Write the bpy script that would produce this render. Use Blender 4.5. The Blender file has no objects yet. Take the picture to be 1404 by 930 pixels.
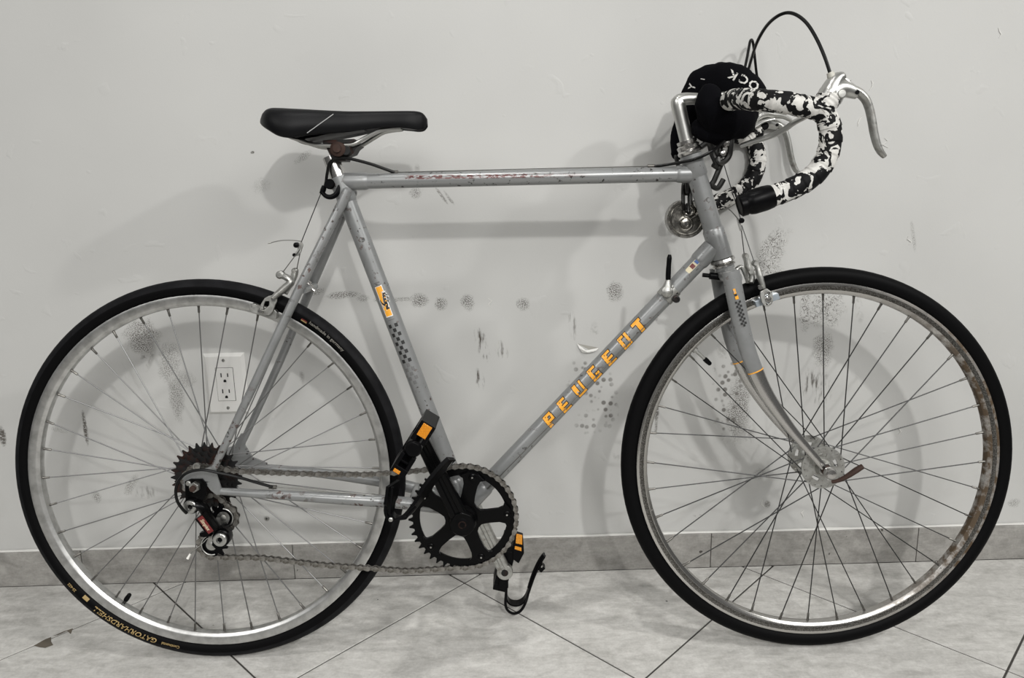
import bpy, bmesh, math, random
from mathutils import Vector, Matrix, noise
from mathutils.geometry import tessellate_polygon
from mathutils.bvhtree import BVHTree

random.seed(7)
SC = bpy.context.scene
COL = SC.collection
PI = math.pi

# ------------------------------------------------------------------ camera
IMG_W, IMG_H = 1404, 930
F_PX, PITCH, ROLL, YAW, CAM_H, CAM_D, CY = 1054.61, .214255, -.020032, .013899, .888059, 1.467334, -43.838
_fw = Vector((math.sin(YAW)*math.cos(PITCH), math.cos(YAW)*math.cos(PITCH), -math.sin(PITCH)))
_r0 = Vector((math.cos(YAW), -math.sin(YAW), 0)); _u0 = _r0.cross(_fw)
_r = math.cos(ROLL)*_r0 + math.sin(ROLL)*_u0
_u = -math.sin(ROLL)*_r0 + math.cos(ROLL)*_u0
_o = Vector((0, -CAM_D, CAM_H))
cam = bpy.data.cameras.new('camera')
cam_ob = bpy.data.objects.new('camera', cam); COL.objects.link(cam_ob)
cam.sensor_width = 36; cam.lens = F_PX/IMG_W*36; cam.shift_y = CY/IMG_W
cam.clip_start = .02
cam_ob.matrix_world = Matrix(((_r.x, _u.x, -_fw.x, _o.x), (_r.y, _u.y, -_fw.y, _o.y), (_r.z, _u.z, -_fw.z, _o.z), (0, 0, 0, 1)))
SC.camera = cam_ob

# ------------------------------------------------------------------ world, lamps, exposure
w = bpy.data.worlds.new('room_light'); SC.world = w; w.use_nodes = True
w.node_tree.nodes['Background'].inputs[0].default_value = (1, .99, .965, 1)
w.node_tree.nodes['Background'].inputs[1].default_value = .12
def lamp(name, loc, target, size, power, color=(1, .99, .965), spread=PI):
    l = bpy.data.lights.new(name, 'AREA'); l.shape = 'DISK'; l.size = size; l.energy = power; l.color = color; l.spread = spread
    o = bpy.data.objects.new(name, l); COL.objects.link(o)
    o.location = loc
    o.rotation_euler = (Vector(target)-Vector(loc)).to_track_quat('-Z', 'Y').to_euler()
    return o
lamp('ceiling_or_fill_lamp', (1.0, -4.3, 3.25), (.0, -.1, .4), .16, 74)
lamp('ceiling_or_fill_lamp', (2.35, -1.5, 2.45), (.3, -.1, .7), .12, 28)
lamp('ceiling_or_fill_lamp', (-.1, -.74, 2.6), (-.1, -.48, 0), .13, 1.7, spread=1.0)
lamp('ceiling_or_fill_lamp', (-2.9, -3.4, 3.2), (-.2, -.1, .3), 1.6, 56)  # wide soft fill added on the left to make up for the dim world
lamp('ceiling_or_fill_lamp', (2.2, -3.2, 3.2), (.1, -.1, .3), 1.6, 34)  # matching soft fill disc, added from the right
lamp('ceiling_or_fill_lamp', (.2, -5.4, 3.2), (.1, -.1, .2), 2.0, 72)  # broad distant fill added to even out the light on the wall
SC.view_settings.view_transform = 'Standard'
SC.view_settings.look = 'None'
SC.view_settings.exposure = 0.06
SC.view_settings.gamma = 1
SC.view_settings.use_curve_mapping = False

# ------------------------------------------------------------------ bicycle frame of reference
Y0, LEAN, BETA, UR, UF, RW = -.25765, .093063, -.016962, -.509219, .535461, .3365
_ex = Vector((math.cos(BETA), math.sin(BETA), 0)); _nh = Vector((math.sin(BETA), -math.cos(BETA), 0))
_up = math.cos(LEAN)*Vector((0, 0, 1)) - math.sin(LEAN)*_nh
_nn = math.cos(LEAN)*_nh + math.sin(LEAN)*Vector((0, 0, 1))
BIKE_O = Vector((0, Y0, 0))
BIKE_M = Matrix(((_ex.x, -_nn.x, _up.x, BIKE_O.x), (_ex.y, -_nn.y, _up.y, BIKE_O.y), (_ex.z, -_nn.z, _up.z, BIKE_O.z), (0, 0, 0, 1)))
def ray(x, y): return _fw + _r*((x-IMG_W/2)/F_PX) - _u*((y-IMG_H/2-CY)/F_PX)
def at(x, y, wd=0.0):
    """point of the bicycle (local x along, y away from the viewer, z up) seen at x, y and wd metres in front of its middle plane"""
    d = ray(x, y); P0 = BIKE_O + _nn*wd
    X = _o + d*((P0-_o).dot(_nn)/d.dot(_nn)) - BIKE_O
    return Vector((X.dot(_ex), -wd, X.dot(_up)))
def on_wall(x, y, dist=0.0):
    d = ray(x, y); return _o + d*((-dist-_o.y)/d.y)
def on_floor(x, y):
    d = ray(x, y); return _o + d*(-_o.z/d.z)
def L(u, v, wd=0.0): return Vector((u, -wd, v))

# ------------------------------------------------------------------ materials
def mat(name, col, rough=.5, metal=0.0, coat=0.0, spec=.5, emit=None):
    m = bpy.data.materials.new(name); m.use_nodes = True
    b = m.node_tree.nodes['Principled BSDF']
    b.inputs['Base Color'].default_value = (*col, 1); b.inputs['Roughness'].default_value = rough
    b.inputs['Metallic'].default_value = metal; b.inputs['Coat Weight'].default_value = coat
    b.inputs['Specular IOR Level'].default_value = spec
    return m
class NT:
    def __init__(s, m): s.m = m; s.t = m.node_tree; s.b = s.t.nodes['Principled BSDF']; s.l = s.t.links
    def n(s, typ, **kw):
        n = s.t.nodes.new('ShaderNode'+typ)
        for k, v in kw.items(): setattr(n, k, v)
        return n
    def set(s, inp, v):
        if hasattr(v, 'is_output') or isinstance(v, bpy.types.NodeSocket): s.l.new(v, inp)
        else: inp.default_value = v
    def math(s, op, a, b=None, c=None, clamp=False):
        n = s.n('Math', operation=op); n.use_clamp = clamp
        s.set(n.inputs[0], a)
        if b is not None: s.set(n.inputs[1], b)
        if c is not None: s.set(n.inputs[2], c)
        return n.outputs[0]
    def noise(s, vec, scale, detail=3, rough=.55, dist=0):
        n = s.n('TexNoise'); s.l.new(vec, n.inputs['Vector'])
        n.inputs['Scale'].default_value = scale; n.inputs['Detail'].default_value = detail
        n.inputs['Roughness'].default_value = rough; n.inputs['Distortion'].default_value = dist
        return n.outputs['Fac']
    def voro(s, vec, scale, feature='F1', rnd=1):
        n = s.n('TexVoronoi', feature=feature); s.l.new(vec, n.inputs['Vector']); n.inputs['Scale'].default_value = scale
        n.inputs['Randomness'].default_value = rnd
        return n.outputs['Distance']
    def coord(s, kind='Object'): return s.n('TexCoord').outputs[kind]
    def map(s, vec, sc=(1, 1, 1), loc=(0, 0, 0), rot=(0, 0, 0)):
        n = s.n('Mapping'); s.l.new(vec, n.inputs[0]); n.inputs['Scale'].default_value = sc; n.inputs['Location'].default_value = loc; n.inputs['Rotation'].default_value = rot
        return n.outputs[0]
    def range(s, v, a, b, c=0, d=1, smooth=False):
        n = s.n('MapRange'); n.interpolation_type = 'SMOOTHSTEP' if smooth else 'LINEAR'
        s.set(n.inputs[0], v)
        for i, x in enumerate((a, b, c, d)): n.inputs[i+1].default_value = x
        return n.outputs[0]
    def mix(s, fac, a, b):
        n = s.n('Mix', data_type='RGBA')
        s.set(n.inputs[0], fac)
        s.set(n.inputs[6], (*a, 1) if isinstance(a, tuple) else a)
        s.set(n.inputs[7], (*b, 1) if isinstance(b, tuple) else b)
        return n.outputs[2]
    def bump(s, h, strength=.3, dist=.001):
        n = s.n('Bump'); n.inputs['Strength'].default_value = strength; n.inputs['Distance'].default_value = dist
        s.l.new(h, n.inputs['Height']); s.l.new(n.outputs[0], s.b.inputs['Normal'])
    def color(s, v): s.l.new(v, s.b.inputs['Base Color'])
    def put(s, name, v): s.set(s.b.inputs[name], v)

M = {}
def M_(k, *a, **kw): M[k] = mat(k, *a, **kw); return NT(M[k])
# silver frame paint, with chips and rust streaks
def paint(key, chips):
    t = M_(key, (.34, .345, .345), .38, .35, .25)
    c = t.coord()
    chip = t.range(t.noise(c, 95, 4, .6), chips, chips+.035)
    big = t.range(t.noise(c, 9, 3, .6), .42, .6)
    chip = t.math('MULTIPLY', chip, big, clamp=True)
    tone = t.mix(t.range(t.noise(c, 25, 4), .3, .7), (.255, .26, .26), (.205, .21, .21))
    ch = t.mix(t.range(t.noise(c, 60, 2), .4, .6), (.02, .018, .016), (.065, .026, .018))
    t.color(t.mix(chip, tone, ch))
    t.put('Metallic', t.math('MULTIPLY_ADD', chip, -.35, .35)); t.put('Roughness', t.math('MULTIPLY_ADD', chip, .35, .38))
    t.bump(t.math('MULTIPLY', chip, -1.0), .3, .0003)
    return t
paint('silver_paint', .61)
paint('worn_paint', .565)
t = M_('top_tube_paint', (.34, .345, .345), .36, .4, .25)
c = t.coord(); cm = t.map(c, (18, 60, 60))
chip = t.range(t.noise(c, 110, 4, .65), .61, .65)
line = t.range(t.noise(cm, 1.6, 5, .7), .50, .56)
sep = t.n('SeparateXYZ'); t.l.new(c, sep.inputs[0])
# the worn red script runs along the upper front flank
_a, _b = at(555, 243.2, .0127), at(790, 240.6, .0127); _k = (_b.z-_a.z)/(_b.x-_a.x)
ga = t.range(t.math('ABSOLUTE', t.math('SUBTRACT', sep.outputs[2], t.math('MULTIPLY_ADD', sep.outputs[0], _k, _a.z-_k*_a.x))), .0040, .0022)
ge = t.math('MULTIPLY', t.range(sep.outputs[0], _a.x-.004, _a.x+.004), t.range(sep.outputs[0], _b.x+.03, _b.x-.10))
gy = t.range(sep.outputs[1], .0, -.004)
scr = t.math('MULTIPLY', t.math('MULTIPLY', t.math('MULTIPLY', ga, ge), gy), t.range(t.noise(t.map(c, (110, 200, 260)), 1, 4, .7), .46, .52), clamp=True)
base = t.mix(chip, (.25, .255, .255), (.02, .017, .016))
t.color(t.mix(t.math('MULTIPLY', scr, 1.2, clamp=True), base, (.075, .020, .018)))
M_('chrome', (.50, .49, .475), .24, 1)
M_('alloy', (.52, .52, .50), .36, 1)
t = M_('dull_alloy', (.42, .42, .40), .42, 1); c = t.coord(); t.put('Roughness', t.range(t.noise(c, 180, 4), .3, .7, .32, .6))
t.color(t.mix(t.range(t.noise(c, 90, 4), .5, .7), (.45, .45, .43), (.28, .27, .25)))
t = M_('rim_alloy', (.58, .58, .57), .36, 1); c = t.coord(); t.color(t.mix(t.range(t.noise(c, 60, 4), .4, .7), (.60, .60, .59), (.42, .42, .41)))
# chromed steel front rim: knurled flank, brown rust on the inside of the right half
t = M_('rusty_chrome_rim', (.55, .54, .52), .25, 1); c = t.coord()
sep = t.n('SeparateXYZ'); t.l.new(c, sep.inputs[0])
side = t.range(sep.outputs[0], UF+.05, UF+.24)
n1 = t.range(t.noise(c, 45, 5, .65), .30, .54)
n0 = t.range(t.noise(c, 70, 5, .65), .66, .78)
r = t.math('MAXIMUM', t.math('MULTIPLY', side, n1), t.math('MULTIPLY', n0, .6), clamp=True)
t.color(t.mix(r, (.50, .49, .47), (.075, .050, .028))); t.put('Metallic', t.math('MULTIPLY_ADD', r, -.8, 1)); t.put('Roughness', t.math('MULTIPLY_ADD', r, .5, .2))
t = M_('knurled_chrome', (.50, .49, .47), .3, 1); c = t.coord(); v = t.voro(c, 420, rnd=.2)
t.color(t.mix(t.range(v, .2, .55), (.42, .41, .39), (.07, .066, .06))); t.bump(v, .6, .0006)
M_('spoke_steel', (.22, .22, .22), .48, 1)
M_('dark_spoke_steel', (.055, .055, .055), .40, .9)
M_('nipple_brass', (.13, .125, .115), .4, .9)
t = M_('tyre_rubber', (.0022, .0022, .0025), .55, 0, 0, .07); c = t.coord(); t.bump(t.noise(c, 300, 3), .15, .0004)
t = M_('tread_rubber', (.016, .016, .018), .6, 0, 0, .10); c = t.coord(); t.color(t.mix(t.range(t.noise(c, 40, 4), .35, .7), (.0045, .0045, .0052), (.010, .010, .0112)))
M_('tyre_print', (.34, .24, .10), .6)
M_('tyre_print_grey', (.20, .19, .17), .6)
M_('black_print', (.012, .012, .012), .5)
M_('faded_black_print', (.13, .13, .13), .5)
t = M_('orange_print', (.80, .36, .03), .42); c = t.coord()
t.color(t.mix(t.range(t.noise(c, 140, 4, .6), .60, .64), (.80, .36, .03), (.33, .33, .33)))
M_('white_print', (.70, .70, .68), .5)
M_('red_print', (.13, .013, .013), .45)
M_('blue_print', (.05, .12, .35), .45)
M_('cream_print', (.65, .58, .40), .45)
M_('black_plastic', (.0022, .0022, .0026), .36, 0, 0, .09)
M_('black_paint', (.0018, .0018, .002), .28, 0, 0, .10)
M_('black_housing', (.004, .004, .004), .35, 0, 0, .2)
M_('cable_steel', (.16, .16, .15), .35, 1)
t = M_('saddle_vinyl', (.0038, .0039, .0046), .46, 0, 0, .15); c = t.coord(); t.bump(t.voro(c, 900), .25, .0004)
M_('saddle_seam', (.34, .34, .34), .5)
t = M_('rust', (.05, .02, .012), .75, .1); c = t.coord(); t.color(t.mix(t.noise(c, 120, 4), (.05, .02, .011), (.018, .010, .008)))
t = M_('freewheel_steel', (.02, .019, .018), .48, .4, 0, .3); c = t.coord(); t.color(t.mix(t.range(t.noise(c, 60, 3), .5, .7), (.016, .016, .016), (.035, .014, .010)))
t = M_('chain_steel', (.26, .25, .235), .4, .9); c = t.coord(); t.color(t.mix(t.range(t.noise(c, 150, 3), .4, .65), (.30, .29, .27), (.14, .13, .115)))
M_('chain_pin', (.05, .045, .04), .5, .6)
t = M_('amber_reflector', (.95, .42, .02), .18, 0, .4); c = t.coord(); v = t.voro(c, 380, rnd=.1); t.bump(v, .8, .001)
t.color(t.mix(t.range(v, .2, .6), (.85, .36, .015), (.55, .19, .008)))
t = M_('black_fabric', (.0028, .0028, .0038), .95, 0, 0, .06); c = t.coord(); t.bump(t.noise(c, 500, 3), .4, .0006)
t = M_('fabric_print', (.50, .50, .48), .85, 0, 0, .2); c = t.coord(); t.color(t.mix(t.range(t.noise(c, 260, 3, .6), .56, .62), (.52, .51, .49), (.02, .02, .02)))
# handlebar tape: torn black patches on off-white cloth
t = M_('camo_tape', (.6, .59, .56), .62); c = t.coord()
a = t.noise(c, 46, 2.2, .6, 1.2); bb = t.noise(t.map(c, (1, 1, 1), (3.1, 1.7, 5.2)), 150, 3, .6)
k = t.math('ADD', a, t.math('MULTIPLY', t.math('SUBTRACT', bb, .5), .22))
k = t.range(k, .487, .497)
wc = t.mix(t.range(t.noise(c, 90, 4), .4, .7), (.62, .61, .58), (.42, .41, .39))
t.color(t.mix(k, wc, (.004, .004, .0045))); t.bump(t.noise(c, 160, 4), .5, .001); t.put('Specular IOR Level', .15)
M_('plate_plastic', (.62, .615, .595), .4)
M_('plate_slot', (.02, .02, .02), .6)
t = M_('lock_steel', (.24, .23, .21), .24, 1); c = t.coord(); t.put('Roughness', t.range(t.noise(c, 120, 4), .3, .7, .14, .34))
M_('lock_chain_steel', (.06, .06, .058), .32, .9)
M_('pale_pad', (.42, .47, .52), .3, .5)
M_('white_cap', (.75, .74, .70), .4)
M_('ivory_boot', (.45, .44, .39), .5)

# ------------------------------------------------------------------ mesh builder
class MB:
    def __init__(s, *mats): s.v = []; s.f = []; s.m = []; s.mats = list(mats); s.cur = 0
    def use(s, m):
        if m not in s.mats: s.mats.append(m)
        s.cur = s.mats.index(m); return s
    def face(s, ids): s.f.append(tuple(ids)); s.m.append(s.cur)
    def grid(s, rows, closed=True, cap0=True, cap1=True, wrap=False):
        n = len(rows[0]); b = len(s.v)
        for r in rows: s.v.extend(r)
        R = len(rows)
        for i in range(R if wrap else R-1):
            for j in range(n if closed else n-1):
                a0 = b+i*n+j; a1 = b+i*n+(j+1) % n; c = ((i+1) % R)
                s.face((a0, a1, b+c*n+(j+1) % n, b+c*n+j))
        if closed and not wrap:
            if cap0: s.face([b+j for j in range(n)][::-1])
            if cap1: s.face([b+(R-1)*n+j for j in range(n)])
    def tube(s, pts, rad, seg=10, caps=True, aspect=1.0, ref=None):
        """round tube; aspect squashes it across the reference direction"""
        pts = [Vector(p) for p in pts]; n = len(pts)
        rads = rad if isinstance(rad, (list, tuple)) else [rad]*n
        rows = []; prev = None
        for i, p in enumerate(pts):
            d = (pts[min(i+1, n-1)]-pts[max(i-1, 0)])
            d = d.normalized() if d.length > 1e-9 else Vector((0, 0, 1))
            if ref is not None: x = Vector(ref) - d*Vector(ref).dot(d)
            elif prev is None:
                x = Vector((0, 1, 0)) - d*d.y
                if x.length < .1: x = Vector((0, 0, 1)) - d*d.z
            else: x = prev - d*prev.dot(d)
            x.normalize(); prev = x; y = d.cross(x)
            r = rads[i]
            rows.append([p + x*(math.cos(2*PI*k/seg)*r) + y*(math.sin(2*PI*k/seg)*r*aspect) for k in range(seg)])
        s.grid(rows, True, caps, caps)
    def lathe(s, o, axis, prof, seg=24, caps=True):
        o = Vector(o); a = Vector(axis).normalized()
        x = Vector((0, 0, 1)) - a*a.z
        if x.length < .1: x = Vector((1, 0, 0)) - a*a.x
        x.normalize(); y = a.cross(x)
        s.grid([[o + a*h + (x*math.cos(2*PI*k/seg)+y*math.sin(2*PI*k/seg))*max(r, 1e-5) for k in range(seg)] for r, h in prof], True, caps, caps)
    def plate(s, loops, w0, w1):
        """flat plate in the plane of the bicycle from loops of (u, v); loops after the first are holes"""
        b = len(s.v); lp = [[Vector((p[0], p[1], 0)) for p in l] for l in loops]
        tri = tessellate_polygon(lp); flat = [p for l in lp for p in l]; n = len(flat)
        s.v += [Vector((p.x, -w1, p.y)) for p in flat] + [Vector((p.x, -w0, p.y)) for p in flat]
        for t3 in tri:
            a, c, d = (flat[i] for i in t3)
            if (c-a).cross(d-a).z < 0: t3 = t3[::-1]
            s.face([b+i for i in t3]); s.face([b+n+i for i in t3[::-1]])
        k = 0
        for l in lp:
            m = len(l)
            for i in range(m): s.face((b+k+i, b+n+k+i, b+n+k+(i+1) % m, b+k+(i+1) % m))
            k += m
    def box(s, c, x, y, z):
        c = Vector(c); b = len(s.v)
        s.v += [c+x*i+y*j+z*k for i in (-1, 1) for j in (-1, 1) for k in (-1, 1)]
        for f in ((0, 1, 3, 2), (4, 6, 7, 5), (0, 4, 5, 1), (2, 3, 7, 6), (0, 2, 6, 4), (1, 5, 7, 3)): s.face([b+i for i in f])
    def strip(s, pts, wid, th, axis):
        """ribbon of width wid along axis"""
        pts = [Vector(p) for p in pts]; n = len(pts); rows = []
        wids = wid if isinstance(wid, (list, tuple)) else [wid]*n
        for i, p in enumerate(pts):
            d = (pts[min(i+1, n-1)]-pts[max(i-1, 0)]).normalized(); a = Vector(axis); a = (a-d*a.dot(d)).normalized(); nn = d.cross(a)
            rows.append([p+a*(wids[i]/2*sx)+nn*(th/2*sy) for sx, sy in ((-1, -1), (1, -1), (1, 1), (-1, 1))])
        s.grid(rows)
    def build(s, name, parent=None, angle=35, bevel=0, label=None, fix=True):
        me = bpy.data.meshes.new(name); me.from_pydata([tuple(p) for p in s.v], [], s.f)
        for m in s.mats: me.materials.append(M[m])
        me.polygons.foreach_set('material_index', s.m)
        if fix:
            bm = bmesh.new(); bm.from_mesh(me); bmesh.ops.recalc_face_normals(bm, faces=bm.faces); bm.to_mesh(me); bm.free()
        me.polygons.foreach_set('use_smooth', [True]*len(me.polygons))
        me.set_sharp_from_angle(angle=math.radians(angle)); me.update()
        o = bpy.data.objects.new(name, me); COL.objects.link(o)
        if parent: o.parent = parent
        if bevel:
            bv = o.modifiers.new('bevel', 'BEVEL'); bv.width = bevel; bv.segments = 2; bv.limit_method = 'ANGLE'; bv.angle_limit = math.radians(40); bv.harden_normals = True
        if label: o['label'] = label
        return o
    def box_uv(s, c, hx, hy, hz): s.box(c, Vector((hx, 0, 0)), Vector((0, hy, 0)), Vector((0, 0, hz)))
def spline(pts, n=8, vals=None):
    """Catmull-Rom through the points, and through the values that go with them"""
    P = [Vector(p) for p in pts]; out = []; ov = []
    for i in range(len(P)-1):
        p0 = P[max(i-1, 0)]; p1 = P[i]; p2 = P[i+1]; p3 = P[min(i+2, len(P)-1)]
        for k in range(n):
            t = k/n
            out.append(.5*((2*p1)+(p2-p0)*t+(2*p0-5*p1+4*p2-p3)*t*t+(3*p1-p0-3*p2+p3)*t**3))
            if vals: ov.append(vals[i]+(vals[i+1]-vals[i])*t)
    out.append(P[-1])
    if vals: ov.append(vals[-1]); return out, ov
    return out
def circ(c, r, n=24, a0=0, a1=2*PI): return [(c[0]+r*math.cos(a0+(a1-a0)*i/n), c[1]+r*math.sin(a0+(a1-a0)*i/n)) for i in range(n)]
def uv(p): return (p.x, p.z)
def poly(pts, wd): return [uv(at(x, y, wd)) for x, y in pts]
W_AX = Vector((0, -1, 0))
def share(o, name, parent, mtx=None):
    c = o.copy(); c.name = name; COL.objects.link(c); c.parent = parent
    if mtx is not None: c.matrix_local = mtx
    return c
def tag(o, label, cat, group=None):
    o['label'] = label; o['category'] = cat
    if group: o['group'] = group
def text_mesh(body, size, res=2, shear=0.0, bold=0.0):
    cu = bpy.data.curves.new('lettering', 'FONT'); cu.body = body; cu.size = size; cu.resolution_u = res; cu.shear = shear; cu.offset = bold
    o = bpy.data.objects.new('lettering', cu); COL.objects.link(o)
    dg = bpy.context.evaluated_depsgraph_get(); me = o.evaluated_get(dg).to_mesh()
    vs = [v.co.copy() for v in me.vertices]; fs = [tuple(p.vertices) for p in me.polygons]
    o.evaluated_get(dg).to_mesh_clear(); bpy.data.objects.remove(o); bpy.data.curves.remove(cu)
    return vs, fs

# ================================================================== the setting
# wall: painted plaster with scuffs, streaks, sole prints and rubbed dust where they are in the place
t = M_('wall_paint', (.58, .575, .55), .55, 0, 0, .35)
c = t.coord(); sepw = t.n('SeparateXYZ'); t.l.new(c, sepw.inputs[0])
X, Z = sepw.outputs[0], sepw.outputs[2]
n_tone = t.noise(c, 2.2, 3, .5); n_fine = t.noise(c, 260, 3, .6); n_grain = t.noise(c, 520, 2, .6); n_mid = t.noise(c, 42, 4, .65, .8)
n_str = t.noise(t.map(c, (150, 1, 28), rot=(0, 0, 0)), 1, 3, .6); v_dot = t.voro(c, 80, rnd=.7); v_arc = t.noise(t.map(c, (1, 1, 1)), 70, 2, .4, 3.5)
kinds = {'stipple': t.range(n_grain, .47, .55), 'rub': t.range(n_mid, .46, .66), 'streak': t.range(n_str, .48, .62), 'dots': t.range(v_dot, .44, .28, 0, .75), 'arc': t.math('MULTIPLY', t.range(t.math('ABSOLUTE', t.math('SUBTRACT', v_arc, .5)), .06, .02), t.range(n_grain, .36, .48)), 'solid': t.range(n_fine, .35, .5)}
scuffs = [  # x, y, half width, half height (pixels of the survey photograph, turned into metres on the wall), tilt, kind, strength
 (432, 400, 14, 5, .1, 'stipple', .45), (470, 405, 22, 5, .05, 'stipple', .55), (497, 409, 10, 5, .1, 'stipple', .35), (520, 411, 8, 4, 0, 'stipple', .4), (548, 411, 20, 3, .05, 'stipple', .35),
 (575, 412, 13, 9, 0, 'stipple', .75), (605, 417, 9, 9, 0, 'stipple', .65), (641, 415, 9, 11, 0, 'stipple', .75), (717, 417, 9, 9, 0, 'stipple', .6), (843, 400, 11, 14, 0, 'stipple', .65),
 (661, 472, 8, 22, .25, 'streak', .7), (688, 480, 8, 12, .3, 'streak', .5), (658, 520, 6, 14, .2, 'streak', .6), (785, 445, 5, 20, .1, 'streak', .35),
 (195, 462, 24, 24, 0, 'stipple', .7), (203, 487, 10, 24, -.35, 'rub', .75), (232, 495, 14, 30, -.2, 'stipple', .4), (242, 545, 10, 34, 0, 'stipple', .4), (250, 520, 18, 12, 0, 'stipple', .3),
 (117, 588, 3, 24, 0, 'solid', .55), (3, 597, 5, 13, 0, 'solid', .55), (132, 681, 7, 9, .3, 'stipple', .5), (180, 665, 6, 16, -.6, 'stipple', .35), (198, 675, 18, 8, 0, 'streak', .3), (414, 516, 4, 12, 0, 'rub', .35),
 (570, 264, 9, 8, 0, 'stipple', .45), (572, 232, 4, 8, 0, 'rub', .35), (605, 268, 2, 14, .6, 'solid', .35), (616, 272, 2, 12, .6, 'solid', .3), (346, 209, 3, 2, .2, 'solid', .8), (415, 216, 14, 5, .6, 'stipple', .3), (358, 255, 14, 10, .4, 'stipple', .16),
 (800, 520, 22, 26, .3, 'dots', .8), (826, 545, 20, 44, .1, 'dots', .8), (806, 580, 20, 16, 0, 'dots', .45), (815, 455, 6, 14, 0, 'rub', .3),
 (1000, 535, 22, 62, 0, 'dots', .95), (1012, 560, 16, 44, 0, 'stipple', .55), (1020, 495, 12, 14, 0, 'dots', .4), (1022, 590, 14, 22, .2, 'rub', .45), (990, 480, 8, 12, 0, 'rub', .35),
 (1130, 425, 28, 26, 0, 'arc', .95), (1105, 425, 8, 30, 0, 'arc', .8), (1128, 480, 14, 26, 0, 'stipple', .5), (1120, 530, 18, 26, .3, 'streak', .5), (1052, 355, 18, 44, -.5, 'arc', .9), (1045, 375, 26, 26, 0, 'arc', .6), (1178, 425, 6, 20, .2, 'rub', .35),
 (901, 560, 3, 32, -.04, 'solid', .5), (960, 705, 9, 5, .2, 'dots', .7), (1052, 692, 4, 5, 0, 'solid', .4), (845, 625, 5, 8, .3, 'rub', .3), (1040, 650, 10, 8, .4, 'stipple', .3),
 (1252, 322, 3, 22, .2, 'stipple', .3), (1390, 690, 8, 6, 0, 'stipple', .35), (900, 430, 3, 10, 0, 'solid', .3), (80, 590, 14, 3, -.3, 'stipple', .22)]
acc = None
for x, y, hx, hy, tilt, kind, st in scuffs:
    p = on_wall(x, y); sx = (on_wall(x+hx, y)-on_wall(x-hx, y)).length/2; sy = (on_wall(x, y+hy)-on_wall(x, y-hy)).length/2
    dx = t.math('SUBTRACT', X, p.x); dz = t.math('SUBTRACT', Z, p.z); ca, sa = math.cos(tilt), math.sin(tilt)
    a = t.math('ADD', t.math('MULTIPLY', dx, ca/sx), t.math('MULTIPLY', dz, sa/sx)); b = t.math('ADD', t.math('MULTIPLY', dx, -sa/sy), t.math('MULTIPLY', dz, ca/sy))
    d2 = t.math('ADD', t.math('MULTIPLY', a, a), t.math('MULTIPLY', b, b))
    d2 = t.math('MULTIPLY_ADD', t.math('SUBTRACT', n_mid, .5), 2.6, d2)
    mk = t.math('MULTIPLY', t.range(d2, 1.3, .2, 0, min(1, st*1.7)), kinds[kind])
    acc = mk if acc is None else t.math('MAXIMUM', acc, mk)
gen = t.math('MULTIPLY', t.range(t.noise(c, 7, 5, .7), .54, .76, 0, .38), t.range(Z, .75, .25))
base = t.mix(t.range(n_tone, .35, .65), (.515, .514, .500), (.480, .479, .466))
base = t.mix(t.math('MULTIPLY', gen, n_fine), base, (.30, .29, .27))
t.color(t.mix(acc, base, (.075, .066, .056)))
h = t.math('ADD', t.math('MULTIPLY', n_fine, .5), t.math('MULTIPLY', t.range(t.noise(c, 22, 2, .5, .6), .66, .74), 1.6))
t.bump(h, .22, .0012)
mb = MB('wall_paint'); mb.box_uv((0, .06, 1.25), 2.2, .06, 1.25)
wall = mb.build('wall_back'); wall['kind'] = 'structure'; wall['label'] = 'scuffed off-white painted wall behind the bicycle'
# flap of torn paint and the bare spot under it
M_('torn_paper', (.66, .655, .63), .7); M_('bare_plaster', (.33, .32, .29), .9)
p0, p1, p2, p3 = (on_wall(*p) for p in ((791, 471), (821, 477), (815, 482), (798, 483)))
mb = MB('torn_paper', 'bare_plaster')
mb.use('bare_plaster'); b = len(mb.v); mb.v += [p+Vector((0, -.0004, 0)) for p in (p0, on_wall(806, 474), p1, on_wall(808, 480))]; mb.face((b, b+1, b+2, b+3))
mb.use('torn_paper'); rows = [[p0+Vector((0, -.0006, 0)), on_wall(803, 480.5)+Vector((0, -.0008, 0)), p1+Vector((0, -.0006, 0))],
 [on_wall(794, 477)+Vector((0, -.004, 0)), on_wall(805, 482)+Vector((0, -.006, 0)), on_wall(817, 480)+Vector((0, -.004, 0))],
 [on_wall(798, 483)+Vector((0, -.003, 0)), on_wall(806, 483.5)+Vector((0, -.004, 0)), on_wall(814, 482.5)+Vector((0, -.003, 0))]]
mb.grid(rows, False); mb.build('paint_flap', wall, fix=False)
# faint hooked paint chips
mb = MB('torn_paper')
for x, y in ((673, 415), (1102, 705), (1236, 590), (1247, 330), (1369, 45), (1214, 196), (1180, 166), (1195, 117), (1048, 690), (300, 512)):
    q = on_wall(x, y); pts = [q+Vector((random.uniform(-.006, .006), -.0006, k*.006-.009)) for k in range(4)]
    mb.tube(pts, [.0004, .0011, .0010, .0003], 5)
fk = mb.build('paint_fleck', wall); fk['kind'] = 'stuff'

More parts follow.
